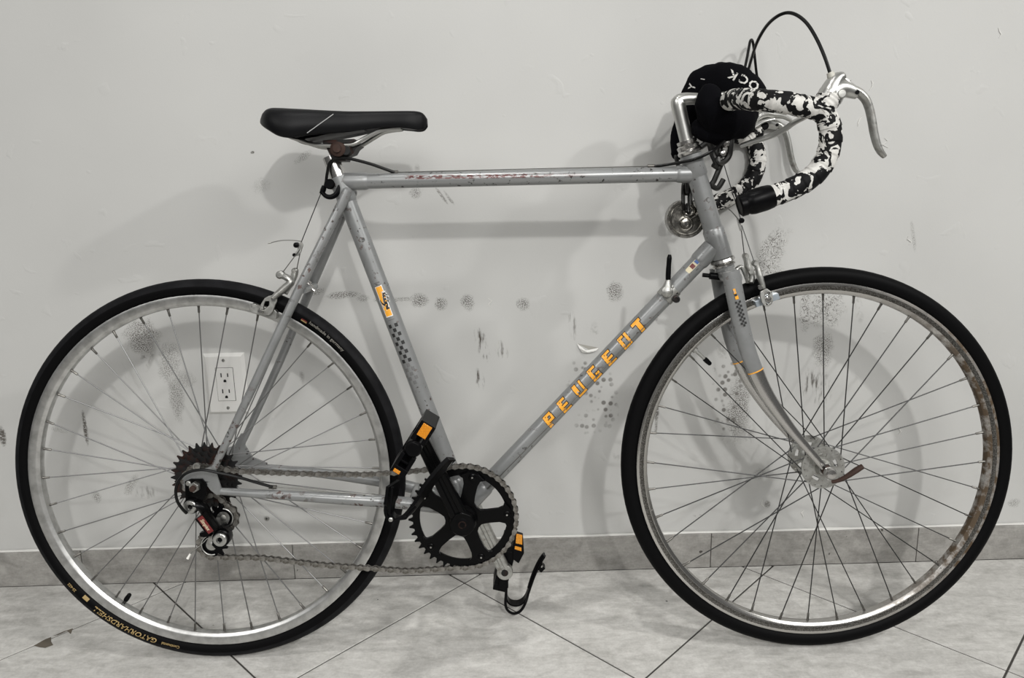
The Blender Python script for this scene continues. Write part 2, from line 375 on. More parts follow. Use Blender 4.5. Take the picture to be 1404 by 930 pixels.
# baseboard of grey tiles
HB = .0770; TB = .009; JB = -.4445; S = .4356
def stone(key, dark):
    t = M_(key, (.3, .29, .27), .48, 0, 0, .4); c = t.coord(); oi = t.n('ObjectInfo')
    off = t.n('CombineXYZ'); t.l.new(t.math('MULTIPLY', oi.outputs['Random'], 37.0 if dark else .03), off.inputs[0])
    va = t.n('VectorMath', operation='ADD'); t.l.new(c, va.inputs[0]); t.l.new(off.outputs[0], va.inputs[1]); q = va.outputs[0]
    cloud = t.noise(t.map(q, (14, 30, 30), rot=(0, 0, .35)), 1.0, 5, .6, .8)
    vein = t.noise(t.map(q, (22, 80, 80), rot=(0, 0, .35)), 1.0, 5, .7, 1.2)
    fine = t.noise(q, 240, 3, .65); mid = t.noise(q, 70, 4, .6)
    k = t.math('ADD', t.math('MULTIPLY', cloud, .5), t.math('ADD', t.math('MULTIPLY', vein, .30), t.math('ADD', t.math('MULTIPLY', mid, .25), t.math('MULTIPLY', fine, .22))))
    lo, hi = ((.20, .193, .18), (.35, .34, .32)) if dark else ((.36, .352, .332), (.60, .59, .565))
    base = t.mix(t.range(k, .50, .77), lo, hi)
    spot = t.range(t.noise(q, 60, 1, .4), .80, .815)
    base = t.mix(spot, base, (.06, .055, .05))
    t.color(base); t.put('Roughness', t.range(fine, .3, .7, .42, .6)); t.bump(t.math('ADD', fine, t.math('MULTIPLY', mid, 1.5)), .18, .0008)
stone('floor_stone', False); stone('skirting_stone', True)
M_('grout', (.045, .042, .038), .9); M_('skirting_grout', (.16, .155, .145), .9)
t = M_('caulk', (.60, .595, .57), .6)
mb = MB('skirting_grout'); mb.box_uv((0, -.0022, HB/2), 2.2, .0022, HB/2-.001)
base_b = mb.build('baseboard_back'); base_b['kind'] = 'structure'; base_b['label'] = 'low grey stone tile skirting along the wall'
mb = MB('skirting_stone'); mb.box_uv((0, -TB/2, HB/2), S/2-.0007, TB/2, HB/2)
proto = mb.build('tile', base_b, bevel=.0008)
proto.location = (JB+S/2, 0, 0)
for k in (-4, -3, -2, -1, 1, 2, 3, 4):
    o = share(proto, 'tile', base_b); o.location = (JB+S/2+k*S, 0, 0)
# soft uneven bead of paint where wall meets skirting
mb = MB('caulk'); pts = []; rr = []
for i in range(221):
    x = -2.2+i*.02; pts.append(Vector((x, -.0035, HB+.0005+.0012*noise.noise(Vector((x*9, 0, 0)))))); rr.append(.0030+.0018*noise.noise(Vector((x*14, 5, 0))))
mb.tube(pts, rr, 6, ref=(0, 1, 0)); mb.build('caulk_bead', base_b)

# floor of square grey tiles laid on the diagonal
mb = MB('grout'); mb.box_uv((0, -1.6, -.032), 2.2, 1.72, .03)
floor = mb.build('floor'); floor['kind'] = 'structure'; floor['label'] = 'diagonal grey stone-look floor tiles with dark joints'
TH = -PI/4; CA, CB = -.092045, .033756
d1 = Vector((math.cos(TH), math.sin(TH))); n1 = Vector((-d1.y, d1.x)); n2 = Vector((-d1.x, -d1.y))
# joint families: n1.x = CA + k*S ; n2.x = CB - k*S
def clip(P, f):
    out = []
    for i in range(len(P)):
        a, b = P[i], P[(i+1) % len(P)]; fa, fb = f(a), f(b)
        if fa <= 0: out.append(a)
        if fa*fb < 0: out.append(a+(b-a)*(fa/(fa-fb)))
    return out
g = .0017
for i in range(-7, 8):
    for j in range(-7, 8):
        a0, a1 = CA+i*S+g, CA+(i+1)*S-g; b0, b1 = CB+j*S+g, CB+(j+1)*S-g
        P = [n1*a+n2*b for a, b in ((a0, b0), (a1, b0), (a1, b1), (a0, b1))]
        P = clip(P, lambda q: q.y+TB+.0008)
        if len(P) < 3: continue
        cx = sum((q for q in P), Vector((0, 0)))/len(P)
        if abs(cx.x) > 1.75 or cx.y < -2.0: continue
        area = sum(P[q].x*P[(q+1) % len(P)].y-P[(q+1) % len(P)].x*P[q].y for q in range(len(P)))
        if area < 0: P = P[::-1]
        jz = random.uniform(-.0002, .0002)
        m = MB('floor_stone'); n = len(P); e = .0010
        ins = [q+(cx-q).normalized()*e*1.4 for q in P]
        m.v = [Vector((q.x, q.y, -.008)) for q in P]+[Vector((q.x, q.y, -e+jz)) for q in P]+[Vector((q.x, q.y, jz)) for q in ins]
        for r0 in (0, n):
            for q in range(n): m.face((r0+q, r0+(q+1) % n, r0+n+(q+1) % n, r0+n+q))
        m.face([2*n+q for q in range(n)]); m.build('tile', floor, angle=15, fix=False)
# chipped tile edge at the left
M_('chip_core', (.10, .085, .065), .95)
mb = MB('chip_core')
def chip(pts):
    b = len(mb.v); P = [on_floor(*p) for p in pts]; mb.v += [Vector((p.x, p.y, .0004)) for p in P]; mb.face(range(b, b+len(pts)))
chip([(46, 886), (62, 877), (70, 874), (70, 880), (73, 885), (62, 889), (54, 888)])
chip([(72, 873), (88, 866), (100, 862), (97, 870), (92, 865.5), (80, 871)])
mb.build('chipped_edge', floor, fix=False)

# wall outlet with its cover plate, receptacle, slots and screws
def W(x, y, dist): return on_wall(x, y, dist)
out0 = W(311, 526.5, 0)
ox_ = out0.x; oz_ = out0.z
outlet = bpy.data.objects.new('wall_outlet', None); COL.objects.link(outlet); outlet.location = (ox_, 0, oz_)
tag(outlet, 'white double wall outlet with oversized cover plate, low on the wall behind the rear wheel', 'outlet')
mb = MB('plate_plastic'); hx, hz = .0405, .0625
zc = .001
def ring(hx, hz, y): return [Vector((sx*hx, y, zc+sz*hz)) for sx, sz in ((-1, -1), (1, -1), (1, 1), (-1, 1))]
mb.grid([ring(hx, hz, 0), ring(hx, hz, -.0015), ring(hx-.006, hz-.006, -.0065)])
mb.build('cover_plate', outlet, angle=20)
mb = MB('plate_plastic'); mb.grid([ring(.0168, .0335, -.0060), ring(.0168, .0335, -.0078), ring(.0160, .0327, -.0083)]); rec = mb.build('receptacle', outlet, angle=20)
mb = MB('plate_slot'); mb.grid([ring(.0176, .0343, -.0060), ring(.0176, .0343, -.00665)]); mb.build('receptacle_gap', outlet)
for sz in (.0165, -.0165):
    m = MB('plate_slot'); m.box_uv((-.0064, -.0083, zc+sz+.003), .0011, .0004, .0042); m.box_uv((.0064, -.0083, zc+sz+.003), .0011, .0004, .0036)
    m.lathe((0, -.0087, zc+sz-.0085), (0, 1, 0), [(.0027, 0), (.0027, .0006)], 12); m.box_uv((0, -.0084, zc+sz-.0100), .0027, .0003, .0014); m.build('slot', rec)
for sz in (.049, -.049):
    m = MB('dull_alloy', 'plate_slot'); m.lathe((0, -.0063, zc+sz), (0, -1, 0), [(.0034, 0), (.003, .0012), (.0001, .0014)], 14); m.use('plate_slot'); m.box_uv((0, -.0078, zc+sz), .0004, .0002, .0026); m.build('screw', outlet)
p = on_wall(366, 711); m = MB('dull_alloy', 'plate_slot'); m.lathe(p, (0, -1, 0), [(.0052, -.001), (.0052, .0012), (.0035, .0020), (.0001, .0021)], 16); m.use('plate_slot'); m.box_uv(p+Vector((0, -.0022, 0)), .0026, .0003, .0006); m.box_uv(p+Vector((0, -.0022, 0)), .0006, .0003, .0026)
o = m.build('screw'); tag(o, 'lone screw head left in the wall above the skirting behind the rear wheel', 'screw')

# ================================================================== the bicycle
bike = bpy.data.objects.new('bicycle', None); COL.objects.link(bike); bike.matrix_world = BIKE_M
tag(bike, 'worn silver road bicycle with black and white camouflage handlebar tape leaning on the white wall', 'bicycle')

BBP = at(634, 719, .075); BB = L(BBP.x, BBP.z)
# ---------------------------------------------------------------- wheels
TT = .0140
def tyre_rows(cu, nseg=120):
    prof = []
    for k in range(19):
        a = math.radians(-146+k*292/18); prof.append((RW-TT+TT*math.cos(a), TT*math.sin(a)*.96))
    prof = [(RW-.0315, -.0075)]+prof+[(RW-.0315, .0075)]
    return [[Vector((cu+r*math.cos(2*PI*i/nseg), w_, RW+r*math.sin(2*PI*i/nseg))) for r, w_ in prof] for i in range(nseg)], len(prof)
def spoke_mesh(name, P, Q, steel):
    """spoke from hub P to rim Q with its nipple"""
    m = MB(steel, 'nipple_brass'); d = (Q-P).normalized()
    m.tube([P, Q-d*.012], .00098, 6); m.use('nipple_brass'); m.tube([Q-d*.0125, Q-d*.0115, Q-d*.004, Q+d*.002], [.0012, .0019, .0019, .0026], 6)
    return m
def make_wheel(cu, phase, steel, rim_mat, side_mat, rfl, wfl, pattern, label):
    ro, ri = RW-.0275, RW-.0455
    n = 120
    prof = [(ro+.001, -.0085), (ro+.0015, -.0108), (ro-.0015, -.0114), (ro-.003, -.0112), (ro-.0105, -.0108), (ri+.005, -.0098), (ri+.0012, -.0066), (ri, -.002), (ri, .002), (ri+.0012, .0066), (ri+.005, .0098), (ro-.0105, .0108), (ro-.003, .0112), (ro-.0015, .0114), (ro+.0015, .0108), (ro+.001, .0085)]
    m = MB(rim_mat, side_mat)
    rows = [[Vector((cu+r*math.cos(2*PI*i/n), w_, RW+r*math.sin(2*PI*i/n))) for r, w_ in prof] for i in range(n)]
    k = len(prof); b = len(m.v)
    for r in rows: m.v.extend(r)
    for i in range(n):
        for j in range(k):
            m.use(side_mat if j in (3, 11) else rim_mat)
            m.face((b+i*k+j, b+i*k+(j+1) % k, b+((i+1) % n)*k+(j+1) % k, b+((i+1) % n)*k+j))
    wheel = m.build('wheel', bike, angle=28, label=label)
    rows, k = tyre_rows(cu); m = MB('tyre_rubber', 'tread_rubber'); b = 0
    for r in rows: m.v.extend(r)
    N = len(rows)
    for i in range(N):
        for j in range(k):
            m.use('tread_rubber' if 5 <= j <= 14 and cu < 0 else 'tyre_rubber')
            m.face((i*k+j, i*k+(j+1) % k, ((i+1) % N)*k+(j+1) % k, ((i+1) % N)*k+j))
    tyre = m.build('tyre', wheel, angle=50)
    for i in range(36):
        a = math.radians(phase+10*i); side, dr = pattern(i)
        ha = a+dr*math.radians(58)
        P = L(cu+rfl*math.cos(ha), RW+rfl*math.sin(ha), side*wfl[0] if side > 0 else side*wfl[1])
        Q = L(cu+(ri)*math.cos(a), RW+(ri)*math.sin(a), side*.002)
        spoke_mesh('spoke', P, Q, steel).build('spoke', wheel, angle=50)
    return wheel, tyre
# far and near flange alternate, leading and trailing alternate in pairs
front, front_tyre = make_wheel(UF, 89.0, 'dark_spoke_steel', 'rusty_chrome_rim', 'knurled_chrome', .0315, (.031, .031), lambda i: (-1 if i % 2 == 0 else 1, -1 if (i % 4) in (0, 3) else 1), 'front wheel with chromed rim, rusted inside on the right')
rear, rear_tyre = make_wheel(UR, 90.6, 'spoke_steel', 'rim_alloy', 'rim_alloy', .0215, (.017, .033), lambda i: (-1 if i % 2 == 0 else 1, 1 if (i % 4) in (0, 3) else -1), 'rear wheel with plain aluminium rim and lettered tyre')
# lettering on the rear tyre
def tyre_text(body, px, py, size, matn, rad, shear=0, bold=0, stretch=1):
    q = at(px, py, .012); th0 = math.atan2(q.z-RW, q.x-UR); vs, fs = text_mesh(body, size, 2, shear, bold); m = MB(matn)
    for v in vs:
        r = rad+v.y; th = th0-v.x*stretch/rad; d = r-(RW-TT); wd = math.sqrt(max(TT*TT-d*d, 1e-8))*.96+.00035
        m.v.append(L(UR+r*math.cos(th), RW+r*math.sin(th), wd))
    m.f = fs; m.m = [0]*len(fs)
    return m.build('tyre_lettering', rear, fix=False)
tyre_text('Continental', 247, 886, .0068, 'tyre_print', RW-.0175, 0, .0001, 1.0)
tyre_text('GATORHARDSHELL', 216, 880, .0118, 'tyre_print', RW-.0195, .25, .0002, 1.18)
tyre_text('25-622', 106, 809, .0065, 'tyre_print', RW-.0180, 0, .0001)
tyre_text('handmade in germany', 426, 440, .0078, 'tyre_print_grey', RW-.0180, 0, .00008, 1.06)
def tyre_patch(px, py, ln, h, matn, dr=0.0):
    q = at(px, py, .012); th0 = math.atan2(q.z-RW, q.x-UR); m = MB(matn); rows = []
    for i in range(5):
        th = th0-ln*i/4/RW; row = []
        for j in range(3):
            r = RW-.0150+dr-h*j/2; d = r-(RW-TT); row.append(L(UR+r*math.cos(th), RW+r*math.sin(th), math.sqrt(max(TT*TT-d*d, 1e-8))*.96+.00035))
        rows.append(row)
    m.grid(rows, False); m.build('tyre_mark', rear, fix=False)
tyre_patch(416, 433, .0115, .0022, 'red_print', -.0015); tyre_patch(416, 433, .0115, .0022, 'tyre_print', -.0037); tyre_patch(122, 823, .012, .006, 'tyre_print', -.001)
# valves
def valve(wheel, px, py, cu, brass):
    q = at(px, py, 0); a = math.atan2(q.z-RW, q.x-cu); dv = L(-math.cos(a), -math.sin(a)); r0 = L(cu+(RW-.046)*math.cos(a), RW+(RW-.046)*math.sin(a))
    m = MB('lock_chain_steel' if not brass else 'dull_alloy', 'black_plastic')
    if brass: m.lathe(r0-dv*.002, dv, [(.0055, 0), (.0055, .005), (.003, .0062), (.0028, .026)], 12)
    else: m.lathe(r0-dv*.002, dv, [(.003, 0), (.003, .012)], 12)
    o = m.build('valve', wheel); m = MB('black_plastic')
    h0 = .024 if brass else .006
    m.lathe(r0+dv*h0, dv, [(.0030, -.001), (.0042, 0), (.0044, .005), (.0036, .013), (.0022, .0145), (.0001, .015)], 12); m.build('valve_cap', wheel)
valve(rear, 178, 815, UR, False); valve(front, 955, 482, UF, True)

# front hub with drilled high flanges
def flange(cu, wd, r_out, th, nh, win=True):
    loops = [circ((cu, RW), r_out, 40)]
    for i in range(nh): a = 2*PI*i/nh+.1; loops.append(circ((cu+(r_out-.0045)*math.cos(a), RW+(r_out-.0045)*math.sin(a)), .0013, 6))
    if win:
        for i in range(5):
            a0 = 2*PI*i/5+.35; cx_, r_ = .30, .0215; pts = []
            for k in range(7): a = a0-cx_+2*cx_*k/6; pts.append((cu+(r_+.0032)*math.cos(a), RW+(r_+.0032)*math.sin(a)))
            for k in range(7): a = a0+cx_-2*cx_*k/6; pts.append((cu+(r_-.0032)*math.cos(a), RW+(r_-.0032)*math.sin(a)))
            loops.append(pts)
    m = MB('dull_alloy'); m.plate(loops, wd-th/2, wd+th/2); return m
for wd in (.032, -.032): flange(UF, wd, .0365, .0032, 18).build('hub_flange', front)
m = MB('dull_alloy'); m.lathe(L(UF, RW, -.047), W_AX, [(.006, 0), (.011, .003), (.014, .010), (.0145, .012), (.0145, .017), (.010, .022), (.0085, .047), (.010, .072), (.0145, .077), (.0145, .082), (.014, .084), (.011, .091), (.006, .094)], 24); m.build('hub', front)
m = MB('rust', 'chrome'); m.lathe(L(UF, RW, .046), W_AX, [(.0085, 0), (.0085, .004), (.006, .005), (.0048, .011)], 16); m.use('chrome'); m.lathe(L(UF, RW, .056), W_AX, [(.009, 0), (.0098, .002), (.0098, .009), (.0075, .013), (.0001, .0145)], 20); m.build('quick_release_cap', front)
m = MB('rust'); pts, rr = spline([at(1140, 661, .066), at(1150, 659, .069), at(1162, 653, .072), at(1174, 645, .074), at(1183, 639.5, .074)], 5, [.0028, .0034, .0044, .0052, .0044])
m.tube(pts, rr, 10, aspect=.95); m.build('quick_release_lever', front, label='rusty brown quick release lever')
m = MB('chrome'); m.lathe(L(UF, RW, -.046), -W_AX, [(.009, 0), (.009, .010), (.006, .014)], 14); m.build('axle_nut', front)
# rear hub, freewheel of five cogs, nuts
m = MB('dull_alloy'); m.lathe(L(UR, RW, -.052), W_AX, [(.006, 0), (.013, .006), (.026, .017), (.026, .020), (.012, .024), (.0105, .05), (.013, .066), (.026, .0685), (.026, .0715), (.016, .073)], 28); m.build('hub', rear)
def cog_loops(c, N, ph=0.0, inner=None, pitch=.0127):
    r = pitch/2/math.sin(PI/N); pts = []
    for i in range(N):
        a = ph+2*PI*i/N; p = 2*PI/N
        for f, rr in ((-.34, r-.0035), (-.20, r-.0005), (-.07, r+.0040), (.07, r+.0040), (.20, r-.0005), (.34, r-.0035)): pts.append((c[0]+rr*math.cos(a+f*p), c[1]+rr*math.sin(a+f*p)))
    return [pts]+([circ(c, inner, 32)] if inner else [])
for k, (N, wd) in enumerate(((28, .0215), (24, .0268), (21, .0322), (17, .0375), (14, .0430))):
    m = MB('freewheel_steel'); m.plate(cog_loops((UR, RW), N, .1*k, .016), wd-.0009, wd+.0009); m.build('cog', rear, angle=30)
m = MB('freewheel_steel'); m.lathe(L(UR, RW, .018), W_AX, [(.020, 0), (.020, .024), (.019, .0275), (.014, .028), (.014, .0275), (.0085, .0275), (.0085, .042)], 28); m.build('freewheel_body', rear)
m = MB('dull_alloy', 'rust')
m.lathe(L(UR, RW, .0645), W_AX, [(.0100, 0), (.0100, .0015), (.0088, .002), (.0088, .010), (.0078, .0115)], 6); m.use('rust'); m.lathe(L(UR, RW, .074), W_AX, [(.0048, 0), (.0048, .0075), (.004, .0085)], 14); m.build('axle_nut', rear, angle=25)
m = MB('dull_alloy'); m.lathe(L(UR, RW, -.064), -W_AX, [(.0088, 0), (.0088, .010), (.0048, .0105), (.0048, .017)], 6); m.build('axle_nut', rear, angle=25)

# ---------------------------------------------------------------- frame
ST = at(467, 251); HTt = at(950, 222); HTb = at(988, 349)   # seat lug, head tube axis
hd = (HTb-HTt).normalized(); HT0 = at(946.5, 211)
HT0 = HTt-hd*.012; HT1 = HTb+hd*.006
TTf = at(955, 238.3); TT0 = at(467, 249.3)
DT1 = at(976, 340)
m = MB('silver_paint'); m.lathe(BB-W_AX*.034, W_AX, [(.0195, 0), (.0205, .002), (.0205, .066), (.0195, .068)], 28)
LUGS = []
sd = (ST-BB).normalized(); dd = (DT1-BB).normalized(); td = (TTf-TT0).normalized()
def lug(a, d, r, l0, l1): LUGS.append(MB('silver_paint')); LUGS[-1].tube([a+d*l0, a+d*(l1-.006), a+d*(l1-.003), a+d*l1], [r+.0021, r+.0019, r+.0014, r+.0002], 24)
lug(BB, sd, .0143, .0, .055); lug(BB, dd, .0143, 0, .055)
lug(ST, -sd, .0143, -.010, .034); lug(TT0, td, .0127, 0, .046); lug(TTf, -td, .0127, 0, .034)
DTh = HTb - hd*((HTb-DT1).dot(hd)); lug(DT1, -dd, .0143, .0, .034)
for P_, R_ in (([HT0, HT0+hd*.034, HT0+hd*.038], [.0178, .0178, .0161]), ([HT1-hd*.052, HT1-hd*.048, HT1], [.0161, .0178, .0178])): LUGS.append(MB('silver_paint')); LUGS[-1].tube(P_, R_, 28)
frame = m.build('frame', bike, angle=40)
for m in LUGS: m.build('lug', frame, angle=40)
def ftube(name, a, b, r, mt='silver_paint', seg=24): m = MB(mt); m.tube([a+(b-a)*(i/12) for i in range(13)], r, seg); return m.build(name, frame)
ftube('head_tube', HT0, HT1, .0159); ftube('top_tube', TT0, TTf, .0127, 'top_tube_paint'); ftube('seat_tube', BB, ST+sd*.008, .0143); ftube('down_tube', BB, DT1, .0143)
# stays: near and far, each an own tapering tube
def stay(name, pts, rad, mt): p, r = spline(pts, 6, rad); m = MB(mt); m.tube(p, r, 14); return m.build(name, frame)
stay('seat_stay', [at(476, 263, .0200), at(462, 292, .0235), at(416, 385, .039), at(352, 520, .0575), at(294, 641, .067)], [.0078, .0078, .0078, .0070, .0058], 'worn_paint')
q0 = at(476, 263, .02)
fs_top = L(q0.x, q0.z, -.020)
stay('seat_stay', [fs_top, L(*uv(at(416, 385, .039)), -.039), L(*uv(at(352, 520, .0575)), -.0575), L(*uv(at(294, 641, .067)), -.062)], [.0078, .0078, .0070, .0058], 'silver_paint')
for sgn in (1, -1):     # the flattened shiny tops of the seat stays
    m = MB('silver_paint'); a = L(q0.x+.0030, q0.z+.006, sgn*.0215); q = at(462, 296, .0235); b2 = L(q.x, q.z, sgn*.0245)
    m.tube([a, a+(b2-a)*.08, a+(b2-a)*.6, b2], [.0035, .0078, .0082, .0060], 14, aspect=1, ref=(0, 1, 0)); m.build('stay_cap', frame)
cs_end = at(560, 690, .03)
stay('chain_stay', [at(303, 674, .0655), at(400, 680, .060), at(480, 685, .052), at(545, 689, .040), L(BB.x-.02, BB.z+.006, .024)], [.0060, .0082, .0098, .0105, .0108], 'worn_paint')
stay('chain_stay', [L(*uv(at(303, 674, .0655)), -.062), L(*uv(at(400, 680, .060)), -.058), L(*uv(at(480, 685, .052)), -.05), L(*uv(at(545, 689, .040)), -.040), L(BB.x-.02, BB.z+.006, -.024)], [.0060, .0082, .0098, .0105, .0108], 'silver_paint')
m = MB('silver_paint'); m.tube([L(UR+RW+.014, BB.z+.075*.35, .036), L(UR+RW+.014, BB.z+.075*.35, -.036)], .006, 12); m.build('bridge', frame)
bp = at(424, 395, 0); m = MB('silver_paint'); m.tube([L(bp.x, bp.z, .036), L(bp.x, bp.z, -.036)], .006, 12); m.build('bridge', frame)
# dropouts (forged ends)
dz = [(250, 662), (251, 652), (257, 647.5), (268, 645), (280, 643), (289, 640), (296, 641), (297, 650), (301, 662), (304, 671), (304, 678), (297, 678.5), (289, 672), (283, 664), (277, 659.5), (268, 658.5), (260, 662), (258, 672), (254, 672)]
m = MB('silver_paint'); m.plate([poly(dz, .0625)], .0605, .0640); m.build('dropout', frame, bevel=.0008)
m = MB('silver_paint'); pn = poly(dz, .0625); m.plate([[(a_, b_) for a_, b_ in pn]], -.0600, -.0565)
pl = [(UR+.020, RW+.028), (UR+.034, RW+.052), (UR+.046, RW+.052), (UR+.040, RW+.030), (UR+.052, RW+.008), (UR+.078, RW-.004), (UR+.078, RW-.014), (UR+.04, RW-.012), (UR+.015, RW+.01)]
m.plate([pl], -.0604, -.0560); m.build('dropout', frame)
m = MB('black_paint'); m.plate([poly([(254, 660), (262, 656.5), (278, 656.5), (284, 664), (284, 678), (276, 690), (268, 700), (258, 704), (252, 698), (255, 684)], .065)], .0640, .0675); m.build('derailleur_hanger', frame, bevel=.0006)
m = MB('dull_alloy'); m.lathe(at(259, 662.5, .067), W_AX, [(.0042, 0), (.0042, .003), (.003, .004)], 12); m.lathe(at(270, 639.5, .062), W_AX, [(.0062, 0), (.0062, .003), (.0032, .0032), (.0032, .001)], 16); m.build('bolt', frame)
# cable guides brazed on the frame and the seat-pin bolt with its cable hanger
def guide(px, py, wd, d): q = at(px, py, wd); m = MB('nipple_brass'); m.tube([q-d*.006, q+d*.006], .0034, 10); m.build('cable_stop', frame)
guide(541, 236.5, .002, td); guide(893, 228, .002, td); guide(374, 668, .062, Vector((1, 0, -.05)))
m = MB('black_plastic'); q = at(455, 253, .012); m.lathe(at(455, 253, .0), W_AX, [(.0085, -.014), (.0085, .016), (.0068, .018), (.0068, .021)], 16)
pts, rr = spline([at(466, 252, .012), at(463, 264, .014), at(455, 270, .014), at(447, 269, .012), at(442, 264, .010)], 5, [.004, .0044, .0044, .0038, .0034]); m.tube(pts, rr, 10)
m.tube([at(440.5, 266, .009), at(443, 261, .009), at(445, 255, .009)], [.0035, .0048, .0042], 10); m.build('cable_hanger', frame)
# decals wrapped on the tubes
class TubeMap:
    def __init__(s, a, b, r): s.a = a; s.d = (b-a).normalized(); s.w = W_AX-s.d*W_AX.dot(s.d); s.w.normalize(); s.s = s.d.cross(s.w); s.r = r
    def p(s, x, tt, lift=0): return s.a+s.d*x+(s.w*math.cos(tt/s.r)+s.s*math.sin(tt/s.r))*(s.r+lift)
    def at_px(s, px, py):
        q = at(px, py, s.r); return (q-s.a).dot(s.d)
    def quad(s, m, x0, x1, t0, t1, lift=.0003, sk=0.0):
        m.grid([[s.p(x+sk*(t_-t0), t_, lift) for t_ in [t0+(t1-t0)*k/4 for k in range(5)]] for x in (x0, (x0+x1)/2, x1)], False)
LET = {'P': [(0, .42, 0, 1), (.42, 1, .80, 1), (.78, 1, .40, .80), (.42, .78, .40, .58)], 'E': [(0, .42, 0, 1), (.42, 1, .82, 1), (.42, .95, .42, .58), (.42, 1, 0, .18)],
       'U': [(0, .42, .40, 1), (0, 1, 0, .20), (0, .18, .20, .40), (.78, 1, .20, 1)], 'G': [(0, .36, 0, 1), (.36, 1, .82, 1), (.36, 1, 0, .18), (.78, 1, .18, .48), (.58, .78, .34, .48)],
       'O': [(0, .30, 0, 1), (.74, 1, 0, 1), (.30, .74, .82, 1), (.30, .74, 0, .18)], 'T': [(0, 1, .78, 1), (.28, .72, 0, .78)]}
tm = TubeMap(BB, DT1, .0143)
sgn = 1 if tm.p(0, .005).z > tm.p(0, 0).z else -1
mo, mk = MB('orange_print'), MB('black_print')
for ch, px, py in (('P', 750.8, 573.8), ('E', 771, 554.6), ('U', 791.5, 532), ('G', 811.8, 510.5), ('E', 832, 489), ('O', 852.5, 465.3), ('T', 871, 442.8)):
    x0 = tm.at_px(px, py)-.0095; wd_, ht = .0185, .0245
    for a, b2, c2, d2 in LET[ch]:
        f = lambda v: sgn*(v-.5)*ht
        tm.quad(mk, x0+a*wd_-.0013, x0+b2*wd_+.0013, f(c2-.06), f(d2+.06), .00025, .12*sgn); tm.quad(mo, x0+a*wd_, x0+b2*wd_, f(c2), f(d2), .0005, .12*sgn)
mk.build('lettering_outline', frame, fix=False); mo.build('lettering', frame, fix=False, label='orange block lettering down the tube')
# small tricolour band by the head lug
for px, py, matn, ln in ((937, 364.5, 'cream_print', .0065), (942.5, 358.5, 'red_print', .0075), (948, 352.5, 'blue_print', .005)):
    m = MB(matn); x0 = tm.at_px(px, py); tm.quad(m, x0-ln/2, x0+ln/2, sgn*.0015, sgn*.009, .0004); m.build('decal', frame, fix=False)
m = MB('cream_print'); x0 = tm.at_px(943, 358); tm.quad(m, x0-.0125, x0+.0125, sgn*.0005, sgn*.010, .0002); m.build('decal', frame, fix=False)
# seat tube: orange badge with a dark heraldic beast, checks fading downwards
ts = TubeMap(BB, ST, .0143); s2 = 1 if ts.p(.2, .005).x > ts.p(.2, 0).x else -1
def sq(px, py): return ts.at_px(px, py)
x0 = sq(530, 412); m = MB('white_print'); ts.quad(m, x0-.0275, x0+.0275, -.0065*s2-.0005*s2, .0055*s2, .0002); m.build('decal', frame, fix=False)
m = MB('orange_print'); ts.quad(m, x0-.0260, x0+.0260, -.0060*s2, .0042*s2, .0004); m.build('decal', frame, fix=False)
beast = [(-.3, -1), (.3, -1), (.32, -.82), (.12, -.75), (.3, -.45), (.22, -.1), (.62, -.25), (.7, -.12), (.28, .12), (.34, .28), (.8, .2), (.85, .36), (.4, .5), (.42, .6), (.75, .62), (.55, .78), (.62, .98), (.35, .9), (.1, 1), (-.05, .75), (-.2, .4), (-.3, 0), (-.28, -.3), (-.62, -.1), (-.78, .3), (-.9, .28), (-.85, -.1), (-.5, -.5), (-.2, -.6), (-.3, -.85)]
for matn, sc_, lift in (('white_print', 1.12, .0005), ('black_print', .98, .0007)):
    m = MB(matn); P = [(a*.0092*sc_+.0014, b2*.0150*sc_) for a, b2 in beast]; tri = tessellate_polygon([[Vector((a, b2, 0)) for a, b2 in P]])
    m.v = [ts.p(x0+b2, s2*a, lift) for a, b2 in P]
    for t3 in tri: m.face(t3)
    m.build('decal', frame, fix=False)
for r in range(14):
    dark = MB('black_print' if r < 9 else 'faded_black_print'); xr = sq(545, 442)-r*.0079
    for k in range(3):
        if (r+k) % 2 == 0: ts.quad(dark, xr-.0062, xr, s2*(-.0093+k*.0055), s2*(-.0093+(k+1)*.0055), .0003)
    if dark.v: dark.build('check_mark', frame, fix=False)
m = MB('faded_black_print'); ts.quad(m, sq(524, 385)-.0015, sq(524, 385)+.0008, -.006*s2, .004*s2, .0003); ts.quad(m, sq(526, 389)-.001, sq(526, 389)+.001, -.007*s2, .003*s2, .0003); ts.quad(m, sq(541, 437)-.0006, sq(541, 437)+.0006, -.006*s2, .005*s2, .0003); m.build('decal', frame, fix=False)

# ---------------------------------------------------------------- fork
fk0 = HT1+hd*.016
m = MB('silver_paint'); cr = fk0+hd*.012
m.tube([fk0-hd*.004, fk0+hd*.004], .0165, 24)
rows = []
for k in range(13):
    a = -1+2*k/12; wd = a*.0420; cs = math.sqrt(max(1-abs(a)**4, .05))
    c0 = cr+L(0, 0, wd)+hd*(.006*abs(a)**2)
    rows.append([c0+hd*(.0135*math.sin(q))*(.75+.25*cs)+Vector((hd.z, 0, -hd.x))*(-1)*(.0155*math.cos(q))*(.8+.2*cs) for q in [2*PI*j/14 for j in range(14)]])
m.grid(rows); fork = m.build('fork', bike, angle=50)
fk_px = [(1002, 372, .0405), (1007, 400, .041), (1015, 440, .042), (1025, 480, .043), (1036, 509, .0435), (1048, 535, .044), (1063, 559, .0445), (1084, 588, .0455), (1106, 614, .0465), (1124, 636, .047)]
fk_r = [.0145, .0148, .0145, .0138, .0130, .0118, .0104, .0085, .0068, .0055]
